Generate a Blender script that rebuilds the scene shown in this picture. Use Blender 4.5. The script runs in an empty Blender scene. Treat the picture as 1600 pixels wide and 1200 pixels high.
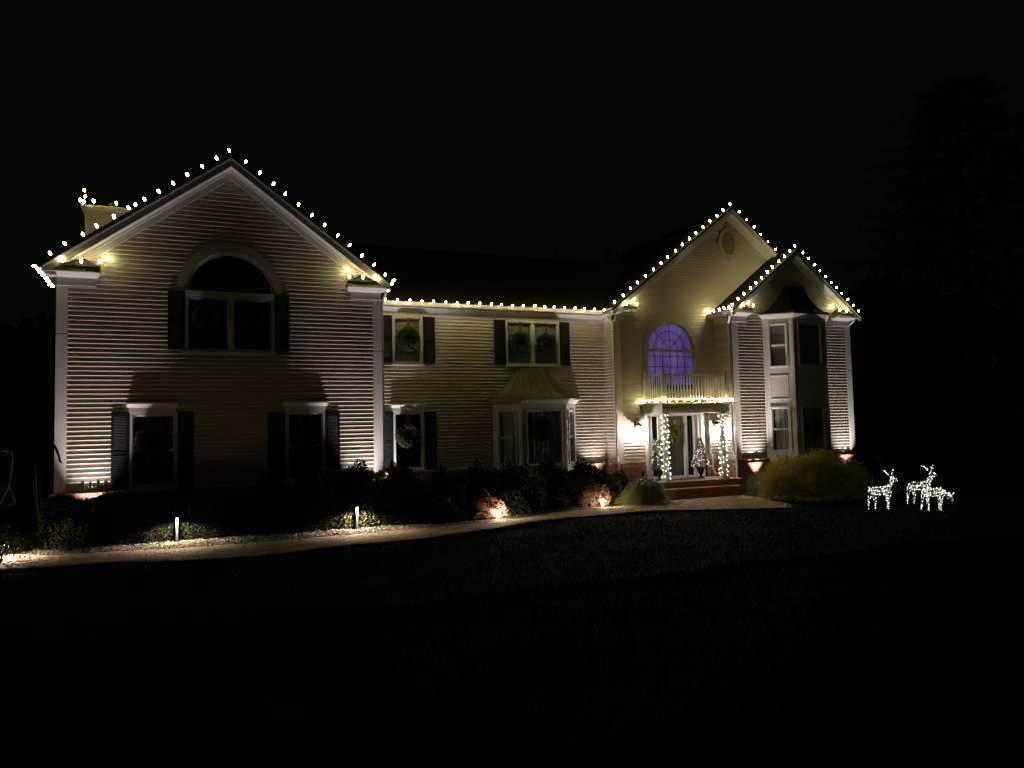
import bpy, math, random
import numpy as np
from mathutils import Vector, Matrix

random.seed(7)
RNG = np.random.default_rng(7)
scene = bpy.context.scene
COL = scene.collection

# ------------------------------------------------------------------ camera
F_PX, PITCH, ROLL, YAW = 1167.86, math.radians(3.2298), math.radians(-1.2493), math.radians(23.444)
cam_d = bpy.data.cameras.new("camera")
cam = bpy.data.objects.new("camera", cam_d)
COL.objects.link(cam)
cy, sy = math.cos(YAW), math.sin(YAW)
fw = Vector((sy * math.cos(PITCH), cy * math.cos(PITCH), math.sin(PITCH)))
r0 = Vector((cy, -sy, 0))
u0 = r0.cross(fw)
rr = r0 * math.cos(ROLL) + u0 * math.sin(ROLL)
uu = -r0 * math.sin(ROLL) + u0 * math.cos(ROLL)
M = Matrix((rr, uu, -fw)).transposed().to_4x4()
M.translation = Vector((0, -20.761, 2.564))
cam.matrix_world = M
cam_d.sensor_width = 36
cam_d.lens = F_PX / 1600 * 36
cam_d.clip_start = 0.05
cam_d.clip_end = 2000
scene.camera = cam

# ------------------------------------------------------------------ world, moon, exposure
w = bpy.data.worlds.new("World")
scene.world = w
w.use_nodes = True
nt = w.node_tree
nt.nodes.clear()
wo = nt.nodes.new("ShaderNodeOutputWorld")
bg1 = nt.nodes.new("ShaderNodeBackground")
bg2 = nt.nodes.new("ShaderNodeBackground")
sky = nt.nodes.new("ShaderNodeTexSky")
sky.sky_type = 'NISHITA'
sky.sun_disc = False
MOON_EL, MOON_ROT = math.radians(38), math.radians(200)
sky.sun_elevation = MOON_EL
sky.sun_rotation = MOON_ROT
add = nt.nodes.new("ShaderNodeAddShader")
nt.links.new(sky.outputs[0], bg1.inputs[0])
bg1.inputs[1].default_value = 0.00001
bg2.inputs[0].default_value = (0.95, 1.0, 0.72, 1)       # light pollution under an overcast night sky
bg2.inputs[1].default_value = 0.0019
nt.links.new(bg1.outputs[0], add.inputs[0])
nt.links.new(bg2.outputs[0], add.inputs[1])
nt.links.new(add.outputs[0], wo.inputs[0])

moon_d = bpy.data.lights.new("moon", 'SUN')
moon_d.energy = 0.004
moon_d.angle = math.radians(0.5)
moon_d.color = (1.0, 0.97, 0.9)
moon = bpy.data.objects.new("moon", moon_d)
COL.objects.link(moon)
moon.rotation_euler = (math.radians(90) - MOON_EL, 0, math.pi - MOON_ROT)

vs = scene.view_settings
vs.view_transform = 'Standard'
vs.look = 'None'
vs.exposure = 0
vs.gamma = 1
vs.use_curve_mapping = False
scene.render.engine = 'CYCLES'
scene.cycles.use_denoising = True
scene.cycles.use_adaptive_sampling = False
scene.cycles.light_sampling_threshold = 0.0
scene.cycles.max_bounces = 6
scene.cycles.diffuse_bounces = 3
scene.cycles.transparent_max_bounces = 12
scene.cycles.sample_clamp_indirect = 4
scene.cycles.caustics_reflective = False
scene.cycles.caustics_refractive = False

# ------------------------------------------------------------------ materials
def mat(name, col, rough=0.6, var=0.12, scale=8.0, bump=0.0, bscale=60.0, metal=0.0, spec=0.5, col2=None, seed=0.0):
    m = bpy.data.materials.new(name)
    m.use_nodes = True
    n = m.node_tree.nodes
    L = m.node_tree.links
    b = n["Principled BSDF"]
    b.inputs["Roughness"].default_value = rough
    b.inputs["Metallic"].default_value = metal
    b.inputs["Specular IOR Level"].default_value = spec
    tc = n.new("ShaderNodeTexCoord")
    no = n.new("ShaderNodeTexNoise")
    no.inputs["Scale"].default_value = scale
    no.inputs["Detail"].default_value = 6
    L.new(tc.outputs["Object"], no.inputs["Vector"])
    mx = n.new("ShaderNodeMix")
    mx.data_type = 'RGBA'
    c2 = col2 or tuple(c * (1 - 2 * var) for c in col)
    c1 = col if col2 else tuple(min(1, c * (1 + var)) for c in col)
    mx.inputs["A"].default_value = (*c1, 1)
    mx.inputs["B"].default_value = (*c2, 1)
    L.new(no.outputs["Fac"], mx.inputs["Factor"])
    L.new(mx.outputs["Result"], b.inputs["Base Color"])
    if bump:
        nb = n.new("ShaderNodeTexNoise")
        nb.inputs["Scale"].default_value = bscale
        nb.inputs["Detail"].default_value = 5
        L.new(tc.outputs["Object"], nb.inputs["Vector"])
        bp = n.new("ShaderNodeBump")
        bp.inputs["Strength"].default_value = bump
        bp.inputs["Distance"].default_value = 0.02
        L.new(nb.outputs["Fac"], bp.inputs["Height"])
        L.new(bp.outputs["Normal"], b.inputs["Normal"])
    return m

def mat_island(name, c1, c2, rough=0.8, bump=0.4, bscale=90, trans=0.0, spec=0.22):
    """colour varies from piece to piece (mesh island or object)"""
    m = bpy.data.materials.new(name)
    m.use_nodes = True
    n = m.node_tree.nodes
    L = m.node_tree.links
    b = n["Principled BSDF"]
    b.inputs["Roughness"].default_value = rough
    b.inputs["Specular IOR Level"].default_value = spec
    g = n.new("ShaderNodeNewGeometry")
    oi = n.new("ShaderNodeObjectInfo")
    ad = n.new("ShaderNodeMath")
    ad.operation = 'ADD'
    fr = n.new("ShaderNodeMath")
    fr.operation = 'FRACT'
    L.new(g.outputs["Random Per Island"], ad.inputs[0])
    L.new(oi.outputs["Random"], ad.inputs[1])
    L.new(ad.outputs[0], fr.inputs[0])
    mx = n.new("ShaderNodeMix")
    mx.data_type = 'RGBA'
    mx.inputs["A"].default_value = (*c1, 1)
    mx.inputs["B"].default_value = (*c2, 1)
    L.new(fr.outputs[0], mx.inputs["Factor"])
    L.new(mx.outputs["Result"], b.inputs["Base Color"])
    if bump:
        tc = n.new("ShaderNodeTexCoord")
        nb = n.new("ShaderNodeTexNoise")
        nb.inputs["Scale"].default_value = bscale
        L.new(tc.outputs["Object"], nb.inputs["Vector"])
        bp = n.new("ShaderNodeBump")
        bp.inputs["Strength"].default_value = bump
        bp.inputs["Distance"].default_value = 0.01
        L.new(nb.outputs["Fac"], bp.inputs["Height"])
        L.new(bp.outputs["Normal"], b.inputs["Normal"])
    if trans:
        out = n["Material Output"]
        tr = n.new("ShaderNodeBsdfTranslucent")
        L.new(mx.outputs["Result"], tr.inputs["Color"])
        ms = n.new("ShaderNodeMixShader")
        ms.inputs[0].default_value = trans
        L.new(b.outputs[0], ms.inputs[1])
        L.new(tr.outputs[0], ms.inputs[2])
        L.new(ms.outputs[0], out.inputs[0])
    return m

def mat_emit(name, col, strength):
    m = bpy.data.materials.new(name)
    m.use_nodes = True
    n = m.node_tree.nodes
    b = n["Principled BSDF"]
    b.inputs["Base Color"].default_value = (*[c * .6 for c in col], 1)
    b.inputs["Emission Color"].default_value = (*col, 1)
    b.inputs["Emission Strength"].default_value = strength
    return m

def mat_glass(name, tint=(0.85, 0.88, 0.86), ior=1.55, rough=0.01):
    m = bpy.data.materials.new(name)
    m.use_nodes = True
    n = m.node_tree.nodes
    L = m.node_tree.links
    n.remove(n["Principled BSDF"])
    out = n["Material Output"]
    tr = n.new("ShaderNodeBsdfTransparent")
    tr.inputs[0].default_value = (*tint, 1)
    gl = n.new("ShaderNodeBsdfGlossy")
    gl.inputs["Roughness"].default_value = rough
    fr = n.new("ShaderNodeFresnel")
    fr.inputs[0].default_value = ior
    ms = n.new("ShaderNodeMixShader")
    ge = n.new("ShaderNodeNewGeometry")
    iv = n.new("ShaderNodeMath")
    iv.operation = 'SUBTRACT'
    iv.inputs[0].default_value = 1.0
    L.new(ge.outputs["Backfacing"], iv.inputs[1])
    mu = n.new("ShaderNodeMath")
    mu.operation = 'MULTIPLY'
    L.new(fr.outputs[0], mu.inputs[0])
    L.new(iv.outputs[0], mu.inputs[1])
    L.new(mu.outputs[0], ms.inputs[0])
    L.new(tr.outputs[0], ms.inputs[1])
    L.new(gl.outputs[0], ms.inputs[2])
    L.new(ms.outputs[0], out.inputs[0])
    return m

SIDING = mat("siding_vinyl", (0.52, 0.475, 0.395), 0.55, 0.05, 1.3, 0.06, 25)
TRIM = mat("white_trim_paint", (0.74, 0.72, 0.70), 0.45, 0.05, 2.5, 0.04, 30)
CASING = mat("arch_casing_paint", (0.46, 0.42, 0.35), 0.5, 0.05, 3)
SHUT = mat("shutter_paint", (0.010, 0.011, 0.012), 0.55, 0.15, 5, spec=0.25)
SHINGLE = mat_island("asphalt_shingle", (0.018, 0.016, 0.014), (0.036, 0.031, 0.026), 0.95, 0.6, 150)
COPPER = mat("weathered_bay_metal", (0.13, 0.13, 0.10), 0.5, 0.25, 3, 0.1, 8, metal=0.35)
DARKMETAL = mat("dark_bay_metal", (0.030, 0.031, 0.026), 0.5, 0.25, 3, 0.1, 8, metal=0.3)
BRICK = mat_island("red_brick", (0.50, 0.29, 0.20), (0.34, 0.175, 0.115), 0.9, 0.6, 70)
PAVER = mat_island("path_brick", (0.58, 0.45, 0.33), (0.42, 0.29, 0.20), 0.9, 0.7, 60)
MORTAR = mat("mortar", (0.36, 0.31, 0.27), 0.95, 0.15, 30, 0.4, 120)
SAND = mat("joint_sand", (0.16, 0.12, 0.09), 0.95, 0.2, 30)
STEPSTONE = mat("porch_slab_stone", (0.42, 0.38, 0.31), 0.8, 0.15, 4, 0.2, 40)
GLASS = mat_glass("window_glass")
BLIND = mat("blind_slats", (0.78, 0.75, 0.68), 0.6, 0.05)
CURTAIN = mat("sheer_curtain", (0.78, 0.77, 0.76), 0.8, 0.1, 5)
ROOM = mat("dark_room", (0.035, 0.035, 0.035), 0.9, 0.2, 2)
DOORPAINT = mat("door_paint", (0.10, 0.105, 0.095), 0.4, 0.08, 4)
PURPLE = mat_emit("purple_glow_curtain", (0.32, 0.20, 0.76), 0.30)  # cloth emits the purple room light itself, no lamp behind it
_n = PURPLE.node_tree
_t = _n.nodes.new("ShaderNodeTexCoord")
_o = _n.nodes.new("ShaderNodeTexNoise")
_o.inputs["Scale"].default_value = 1.6
_o.inputs["Detail"].default_value = 4
_m = _n.nodes.new("ShaderNodeMapRange")
for _k, _v in ((1, .3), (2, .7), (3, .16), (4, .44)):
    _m.inputs[_k].default_value = _v
_n.links.new(_t.outputs["Object"], _o.inputs["Vector"])
_n.links.new(_o.outputs["Fac"], _m.inputs[0])
_n.links.new(_m.outputs[0], _n.nodes["Principled BSDF"].inputs["Emission Strength"])  # noise puts an uneven glow into the emission
LEAD = mat("leaded_came", (0.02, 0.02, 0.03), 0.4, 0.1)
IRON = mat("black_iron", (0.015, 0.015, 0.015), 0.4, 0.2, metal=0.6)
BRONZE = mat("lantern_bronze", (0.05, 0.045, 0.04), 0.4, 0.2, metal=0.7)
ALU = mat("brushed_bollard", (0.20, 0.20, 0.20), 0.45, 0.1, metal=0.3)
TUBE = mat("painted_tube", (0.8, 0.8, 0.77), 0.5, 0.3, 9)
BULBS = [mat_emit("warm_bulb", (1.0, 0.86, 0.38), e_) for e_ in (46, 63, 85)]
MINI = mat_emit("column_mini_bulb", (1.0, 0.93, 0.70), 4.5)
DEERBULB = mat_emit("deer_mini_bulb", (1.0, 0.95, 0.84), 4.5)
FROST = mat_emit("frost_mini_bulb", (1.0, 0.9, 0.78), 1.8)
LAMPCORE = mat_emit("lantern_core", (1.0, 0.93, 0.84), 45)
PATHLAMP = mat_emit("path_lamp_lens", (0.95, 1.0, 0.92), 7)
SPOTLENS = mat_emit("uplight_lens", (1.0, 0.92, 0.88), 5)
WIREM = mat("green_wire", (0.02, 0.035, 0.02), 0.5, 0.1)
DEERWIRE = mat("white_deer_wire", (0.62, 0.62, 0.60), 0.4, 0.1)
RED = mat("red_ribbon", (0.36, 0.02, 0.025), 0.5, 0.2, 20)
GRASS = mat_island("lawn_grass", (0.011, 0.021, 0.005), (0.024, 0.036, 0.009), 0.9, 0, spec=0.02)
LAWN = mat("lawn_ground", (0.012, 0.016, 0.006), 0.95, 0.3, 6, 0.6, 40, spec=0.05)
SOIL = mat("bed_soil", (0.055, 0.040, 0.028), 0.95, 0.3, 9, 0.5, 40)
STONE = mat_island("bed_gravel", (0.42, 0.36, 0.28), (0.09, 0.075, 0.06), 0.85, 0.4, 60)
LEAF = mat_island("hedge_leaf", (0.016, 0.020, 0.009), (0.045, 0.043, 0.020), 0.5, 0, trans=0.2)
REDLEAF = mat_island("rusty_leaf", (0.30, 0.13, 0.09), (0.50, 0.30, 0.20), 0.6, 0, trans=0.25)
PALELEAF = mat_island("variegated_leaf", (0.16, 0.17, 0.06), (0.36, 0.36, 0.22), 0.5, 0, trans=0.25)
JUNI = mat_island("golden_juniper", (0.31, 0.29, 0.05), (0.55, 0.49, 0.10), 0.7, 0, trans=0.2)
MOSS = mat_island('mossy_leaf', (0.030, 0.034, 0.014), (0.085, 0.080, 0.032), 0.7, 0, trans=0.2)
LIRI = mat_island("liriope_blade", (0.10, 0.14, 0.03), (0.24, 0.27, 0.07), 0.5, 0, trans=0.25)
PINE = mat_island("pine_needles", (0.06, 0.075, 0.045), (0.16, 0.17, 0.105), 0.7, 0, trans=0.15)
WREATHG = mat_island("wreath_needles", (0.04, 0.07, 0.032), (0.13, 0.17, 0.08), 0.6, 0, trans=0.15)
FROSTLEAF = mat_island("frosted_needles", (0.06, 0.10, 0.07), (0.22, 0.25, 0.20), 0.6, 0, trans=0.15)
PINKTREE = mat_island("pale_tree_needles", (0.10, 0.11, 0.08), (0.34, 0.27, 0.25), 0.6, 0, trans=0.15)
BARK = mat("bark", (0.075, 0.058, 0.045), 0.9, 0.3, 12, 0.6, 40)
MAT_COIR = mat("coir_mat", (0.28, 0.22, 0.07), 0.95, 0.2, 30, 0.5, 200)
TEAL = mat("teal_chair_fabric", (0.06, 0.17, 0.20), 0.8, 0.2)
GREYF = mat("grey_sofa_fabric", (0.11, 0.10, 0.085), 0.9, 0.2)

# ------------------------------------------------------------------ building helpers
def rootloc(p):
    v = Vector((0, 0, 0))
    while p is not None:
        v = v + Vector(p.location)
        p = p.parent
    return v

def raw_object(name, V, Fc, m, parent=None, smooth=False):
    """V (n,3) array in world coordinates, Fc (k,q) int array"""
    V = np.asarray(V, dtype=np.float32)
    if parent is not None:
        V = V - np.array(rootloc(parent), dtype=np.float32)
    Fc = np.asarray(Fc, dtype=np.int32)
    me = bpy.data.meshes.new(name)
    me.vertices.add(len(V))
    me.vertices.foreach_set("co", V.ravel())
    k, q = Fc.shape
    me.loops.add(k * q)
    me.loops.foreach_set("vertex_index", Fc.ravel())
    me.polygons.add(k)
    me.polygons.foreach_set("loop_start", np.arange(0, k * q, q, dtype=np.int32))
    me.polygons.foreach_set("loop_total", np.full(k, q, dtype=np.int32))
    me.update(calc_edges=True)
    me.materials.append(m)
    if smooth:
        me.polygons.foreach_set("use_smooth", np.ones(k, dtype=bool))
    o = bpy.data.objects.new(name, me)
    COL.objects.link(o)
    o.parent = parent
    return o

class Pl:
    """vertical plane: point (x,y), direction d to the right, outward normal n towards the viewer side"""
    def __init__(s, x, y, dx=1.0, dy=0.0):
        l = math.hypot(dx, dy)
        s.o = (x, y)
        s.d = (dx / l, dy / l)
        s.n = (s.d[1], -s.d[0])
    def p(s, a, out, z):
        return (s.o[0] + s.d[0] * a + s.n[0] * out, s.o[1] + s.d[1] * a + s.n[1] * out, z)

class MB:
    def __init__(s):
        s.v = []
        s.f = []
    def add(s, vs_, fs):
        b = len(s.v)
        s.v += [tuple(v) for v in vs_]
        s.f += [tuple(b + i for i in f) for f in fs]
    def hexa(s, p):
        s.add(p, [(0, 3, 2, 1), (4, 5, 6, 7), (0, 1, 5, 4), (1, 2, 6, 5), (2, 3, 7, 6), (3, 0, 4, 7)])
    def box(s, x0, x1, y0, y1, z0, z1):
        s.hexa([(x0, y0, z0), (x1, y0, z0), (x1, y1, z0), (x0, y1, z0), (x0, y0, z1), (x1, y0, z1), (x1, y1, z1), (x0, y1, z1)])
    def pbox(s, P, a0, a1, o0, o1, z0, z1):
        s.hexa([P.p(a0, o1, z0), P.p(a1, o1, z0), P.p(a1, o0, z0), P.p(a0, o0, z0), P.p(a0, o1, z1), P.p(a1, o1, z1), P.p(a1, o0, z1), P.p(a0, o0, z1)])
    def prism(s, A, B):
        """A, B: equal-length lists of points (two end polygons)"""
        n = len(A)
        s.add(list(A) + list(B), [tuple(range(n))[::-1], tuple(range(n, 2 * n))] + [(i, (i + 1) % n, n + (i + 1) % n, n + i) for i in range(n)])
    def profile(s, P, a0, a1, pts):
        """pts: list of (out, z) extruded along the plane"""
        s.prism([P.p(a0, o, z) for o, z in pts], [P.p(a1, o, z) for o, z in pts])
    def face_poly(s, P, pts, o0, o1):
        """pts: list of (a,z) in the plane, extruded outward from o0 to o1"""
        s.prism([P.p(a, o1, z) for a, z in pts], [P.p(a, o0, z) for a, z in pts])
    def tube(s, pts, r, n=6, caps=True):
        pts = [Vector(p) for p in pts]
        rs = r if isinstance(r, (list, tuple)) else [r] * len(pts)
        b = len(s.v)
        prev = None
        for i, p in enumerate(pts):
            t = (pts[min(i + 1, len(pts) - 1)] - pts[max(i - 1, 0)]).normalized()
            if prev is None:
                a = t.orthogonal().normalized()
            else:
                a = (prev - t * prev.dot(t))
                a = a.normalized() if a.length > 1e-5 else t.orthogonal().normalized()
            prev = a
            c = t.cross(a)
            for k in range(n):
                th = 2 * math.pi * k / n
                s.v.append(tuple(p + (a * math.cos(th) + c * math.sin(th)) * rs[i]))
        for i in range(len(pts) - 1):
            for k in range(n):
                s.f.append((b + i * n + k, b + i * n + (k + 1) % n, b + (i + 1) * n + (k + 1) % n, b + (i + 1) * n + k))
        if caps:
            s.f.append(tuple(b + k for k in range(n))[::-1])
            s.f.append(tuple(b + (len(pts) - 1) * n + k for k in range(n)))
    def lathe(s, cx, cyy, prof, n=16):
        b = len(s.v)
        for r, z in prof:
            for k in range(n):
                th = 2 * math.pi * k / n
                s.v.append((cx + r * math.cos(th), cyy + r * math.sin(th), z))
        for i in range(len(prof) - 1):
            for k in range(n):
                s.f.append((b + i * n + k, b + i * n + (k + 1) % n, b + (i + 1) * n + (k + 1) % n, b + (i + 1) * n + k))
        s.f.append(tuple(b + k for k in range(n))[::-1])
        s.f.append(tuple(b + (len(prof) - 1) * n + k for k in range(n)))
    def build(s, name, m, parent=None, smooth=False, kind=None, label=None):
        off = rootloc(parent) if parent is not None else Vector((0, 0, 0))
        me = bpy.data.meshes.new(name)
        me.from_pydata([(a - off.x, b_ - off.y, c - off.z) for a, b_, c in s.v], [], s.f)
        me.update()
        me.materials.append(m)
        if smooth:
            for p in me.polygons:
                p.use_smooth = True
        o = bpy.data.objects.new(name, me)
        COL.objects.link(o)
        o.parent = parent
        if kind:
            o["kind"] = kind
        if label:
            o["label"] = label
        return o

def tag(o, label, cat, group=None, kind=None):
    o["label"] = label
    o["category"] = cat
    if group:
        o["group"] = group
    if kind:
        o["kind"] = kind
    return o

def thing(name, loc, label, cat, group=None):
    o = bpy.data.objects.new(name, None)
    o.empty_display_size = 0.2
    COL.objects.link(o)
    o.location = loc
    return tag(o, label, cat, group)

def linked(name, me, loc, parent, rot=None, scale=None):
    o = bpy.data.objects.new(name, me)
    COL.objects.link(o)
    o.parent = parent
    o.location = loc
    if rot:
        o.rotation_euler = rot
    if scale:
        o.scale = scale
    return o

def light(name, kind, loc, energy, color, parent=None, size=0.05, target=None, spot=None, blend=0.5):
    d = bpy.data.lights.new(name, kind)
    d.energy = energy
    d.color = color
    d.shadow_soft_size = size
    if kind == 'SPOT':
        d.spot_size = math.radians(spot)
        d.spot_blend = blend
    o = bpy.data.objects.new(name, d)
    COL.objects.link(o)
    if parent is not None:
        o.parent = parent
        o.location = Vector(loc) - rootloc(parent)
    else:
        o.location = loc
    if target is not None:
        o.rotation_euler = (Vector(target) - Vector(loc)).to_track_quat('-Z', 'Y').to_euler()
    return o

# ------------------------------------------------------------------ ground
def gz(x, y):
    t = min(1, max(0, (-6.0 - y) / 14.5))
    return 0.9 * t * t * (3 - 2 * t)

def gzn(x, y):
    t = np.clip((-6.0 - y) / 14.5, 0, 1)
    return 0.9 * t * t * (3 - 2 * t)

xs = np.concatenate([[-600, -250, -100, -50], np.arange(-30, 60, 1.5), [80, 120, 250, 600]])
ys = np.concatenate([[-300, -100, -50], np.arange(-30, 20, 1.0), [30, 50, 90, 200, 700]])
GX, GY = np.meshgrid(xs, ys)
GZ = gzn(GX, GY)
V = np.stack([GX.ravel(), GY.ravel(), GZ.ravel()], 1)
nx = len(xs)
idx = np.arange(len(ys) * nx).reshape(len(ys), nx)
Fq = np.stack([idx[:-1, :-1].ravel(), idx[:-1, 1:].ravel(), idx[1:, 1:].ravel(), idx[1:, :-1].ravel()], 1)
o = raw_object("lawn", V, Fq, LAWN)
o["kind"] = "structure"

REAR = [(-7.5, 0.9), (-5.2, -0.2), (-3.75, -1.24), (-2.66, -2.05), (-1.2, -2.22), (0.0, -2.5), (2.1, -2.5), (4.5, -2.32), (6.85, -2.2), (8.5, -1.75), (9.4, -1.35), (10.5, -0.96), (11.9, -0.8)]
FRONT = [(-7.9, -2.2), (-5.6, -3.2), (-4.2, -3.6), (-2.9, -3.6), (-1.67, -3.8), (0.07, -4.4), (1.9, -4.5), (3.8, -4.05), (5.45, -3.9), (6.7, -3.48), (7.9, -2.95), (9.6, -2.4), (11.9, -2.45)]
LAND = [(11.9, -0.8), (13.0, -0.25), (14.3, 0.0), (17.5, 0.0), (17.55, -1.04), (16.75, -3.2), (16.05, -3.9), (15, -3.6), (13.8, -2.97), (12.4, -2.5), (11.9, -2.45)]

def resample(pl, n):
    P = np.array(pl, float)
    d = np.r_[0, np.cumsum(np.hypot(*np.diff(P, axis=0).T))]
    t = np.linspace(0, d[-1], n)
    Q = np.stack([np.interp(t, d, P[:, 0]), np.interp(t, d, P[:, 1])], 1)
    for _ in range(3 if n < 400 else 12):
        Q[1:-1] = (Q[:-2] + 2 * Q[1:-1] + Q[2:]) / 4
    return Q
NS = 108
Rr, Ff = resample(REAR, NS), resample(FRONT, NS)

# soil bed between house and path
mb = MB()
for i in range(NS - 1):
    mb.add([(*Rr[i], .004), (*Rr[i + 1], .004), (Rr[i + 1][0], 3.0, .004), (Rr[i][0], 3.0, .004)], [(0, 1, 2, 3)])
mb.add([(11.9, -.8, .004), (14.3, 0.0, .004), (14.3, 3, .004), (11.9, 3, .004)], [(0, 1, 2, 3)])
mb.add([(17.55, -1.04, .004), (19.5, -3.6, .004), (24.6, -1.5, .004), (24.6, 1.2, .004), (17.55, 1.2, .004)], [(0, 1, 2, 3, 4)])
o = mb.build("planting_bed", SOIL)
o["kind"] = "structure"

def in_poly(x, y, poly):
    c = False
    n = len(poly)
    for i in range(n):
        x1, y1 = poly[i]
        x2, y2 = poly[(i + 1) % n]
        if (y1 > y) != (y2 > y) and x < (x2 - x1) * (y - y1) / (y2 - y1) + x1:
            c = not c
    return c

# brick path: sand base + one object per near brick, rest joined
path = bpy.data.objects.new("brick_path", None)
COL.objects.link(path)
path["kind"] = "structure"
mb = MB()
for i in range(NS - 1):
    mb.add([(*Ff[i], .008), (*Ff[i + 1], .008), (*Rr[i + 1], .008), (*Rr[i], .008)], [(0, 1, 2, 3)])
mb.add([(x, y, .008) for x, y in LAND[::-1]], [tuple(range(len(LAND)))])
mb.build("joint_sand", SAND, path)
pav = []
NR = 17
N2 = 520
R2, F2 = resample(REAR, N2), resample(FRONT, N2)
clen = np.r_[0, np.cumsum(np.hypot(*np.diff((R2 + F2) / 2, axis=0).T))]
BL = 0.205
for r in range(NR):
    t0, t1 = (r + .04) / NR, (r + .96) / NR
    s = (BL / 2 if r % 2 else 0)
    while s + BL < clen[-1]:
        a = np.interp([s + .005, s + BL - .005], clen, np.arange(N2))
        def at(ii, t):
            k = int(ii)
            k2 = min(k + 1, N2 - 1)
            f = ii - k
            p = (F2[k] * (1 - f) + F2[k2] * f) * (1 - t) + (R2[k] * (1 - f) + R2[k2] * f) * t
            return p
        q = [at(a[0], t0), at(a[1], t0), at(a[1], t1), at(a[0], t1)]
        pav.append(q)
        s += BL
row = 0
y = -4.0
while y < 0.0:
    x = 11.92 + (0.1 if row % 2 else 0)
    while x < 17.6:
        if all(in_poly(px, py, LAND) for px, py in ((x, y), (x + .19, y), (x + .19, y + .09), (x, y + .09))):
            pav.append([np.array(v) for v in ((x, y), (x + .195, y), (x + .195, y + .092), (x, y + .092))])
        x += 0.205
    y += 0.102
    row += 1
camxy = np.array([0, -20.76])
def inframe(q):
    c = (q[0] + q[2]) / 2 - camxy
    az = math.degrees(math.atan2(c[0], c[1])) - 23.44
    return abs(az) < 32.5
order = sorted(range(len(pav)), key=lambda i: (not inframe(pav[i]), np.hypot(*((pav[i][0] + pav[i][2]) / 2 - camxy))))
rest = MB()
for k, i in enumerate(order):
    q = pav[i]
    zt = .030 + random.uniform(-.004, .004)
    tl = random.uniform(-.003, .003)
    b_ = rest if k >= 290 else MB()
    ins = 0.006
    c = sum(q) / 4
    top = [c + (p - c) * 0.95 for p in q]
    b_.add([(*p, .0) for p in q] + [(*p, zt - .006) for p in q] + [(*p, zt + tl * (1 if j < 2 else -1)) for j, p in enumerate(top)],
           [(0, 1, 5, 4), (1, 2, 6, 5), (2, 3, 7, 6), (3, 0, 4, 7), (4, 5, 9, 8), (5, 6, 10, 9), (6, 7, 11, 10), (7, 4, 8, 11), (8, 9, 10, 11)])
    if k < 290:
        b_.build("brick", PAVER, path)
rest.build("brickwork", PAVER, path, kind="stuff")

# ------------------------------------------------------------------ the house
YC, YP, YG = 2.645, 1.857, 0.859
ZB = 1.2
WL, WR = -2.90, 4.98          # wing walls
GL = 13.82                    # porch gable left wall
G3L, G3R = 18.15, 23.90       # right gable walls
house = thing("house", (10.5, 4, 0), "large two storey beige clapboard house with three lit gables and string lights", "house")
PW = Pl(0, 0)                 # wing front, a == x
PC = Pl(0, YC)
PP = Pl(0, YP)
PG = Pl(0, YG)

HC = 0.1125
COUNT = [0]
def siding(P, a0, a1, z0, ztop, openings=(), gable=None, name="wall", each=True, mtl=SIDING):
    """clapboard courses; openings: functions z -> list of (a,b); gable=(ac, zpeak, slope) trims the ends"""
    wall = MB()
    root = None
    k = 0
    z = z0
    allb = MB()
    objs = []
    while z < ztop - 0.02:
        zm = z + HC * .5
        A, B = a0, a1
        if gable:
            ac, zp, sl = gable
            hw = (zp - zm) / sl
            A, B = max(a0, ac - hw), min(a1, ac + hw)
            if hw < 0.12:
                break
        iv = [(A, B)]
        for op in openings:
            for (c, d) in op(zm):
                nv = []
                for (p, q) in iv:
                    if d <= p or c >= q:
                        nv.append((p, q))
                    else:
                        if c > p: nv.append((p, c))
                        if d < q: nv.append((d, q))
                iv = nv
        for (p, q) in iv:
            if q - p < 0.03:
                continue
            mbb = MB()
            n = max(1, int((q - p) / 0.32))
            st = [p + (q - p) * i / n for i in range(n + 1)]
            prof = []
            for i, s_ in enumerate(st):
                t = 0.0250 + 0.0022 * math.sin(s_ * 2.1 + k * 1.7) * math.sin(k * 0.7 + s_ * .6) + random.uniform(-.0012, .0012)
                zz = z + random.uniform(-.0012, .0012)
                zt = min(z + HC, ztop)
                prof.append([P.p(s_, -.03, zz), P.p(s_, t - .009, zz), P.p(s_, t, zz + .012), P.p(s_, 0.002, zt + .004), P.p(s_, -.03, zt + .004)])
            b = len(mbb.v)
            for pr_ in prof:
                mbb.v += pr_
            for i in range(n):
                for j in range(5):
                    j2 = (j + 1) % 5
                    mbb.f.append((b + i * 5 + j, b + i * 5 + j2, b + (i + 1) * 5 + j2, b + (i + 1) * 5 + j))
            mbb.f.append((b, b + 4, b + 3, b + 2, b + 1))
            mbb.f.append((b + n * 5, b + n * 5 + 1, b + n * 5 + 2, b + n * 5 + 3, b + n * 5 + 4))
            if each and q - p > .55:
                objs.append(mbb)
            else:
                allb.add(mbb.v, mbb.f)
        z += HC
        k += 1
    return objs, allb

def make_wall(P, a0, a1, z0, ztop, openings=(), gable=None, each=True, backing=None):
    # the sheathing behind the boards is the wall part itself
    bk = MB()
    if backing:
        for (b0, b1, c0, c1) in backing:
            bk.pbox(P, b0, b1, -.16, -.034, c0, c1)
    else:
        bk.pbox(P, a0, a1, -.16, -.034, z0 - 1.2, ztop)
    wl = bk.build("wall", ROOM, house)
    objs, allb = siding(P, a0, a1, z0, ztop, openings, gable, each=each)
    for m_ in objs:
        if COUNT[0] < 298:
            COUNT[0] += 1
            m_.build("siding_board", SIDING, wl)
        else:
            allb.add(m_.v, m_.f)
    if allb.v:
        allb.build("siding_boards", SIDING, wl, kind="stuff")
    return wl

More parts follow.
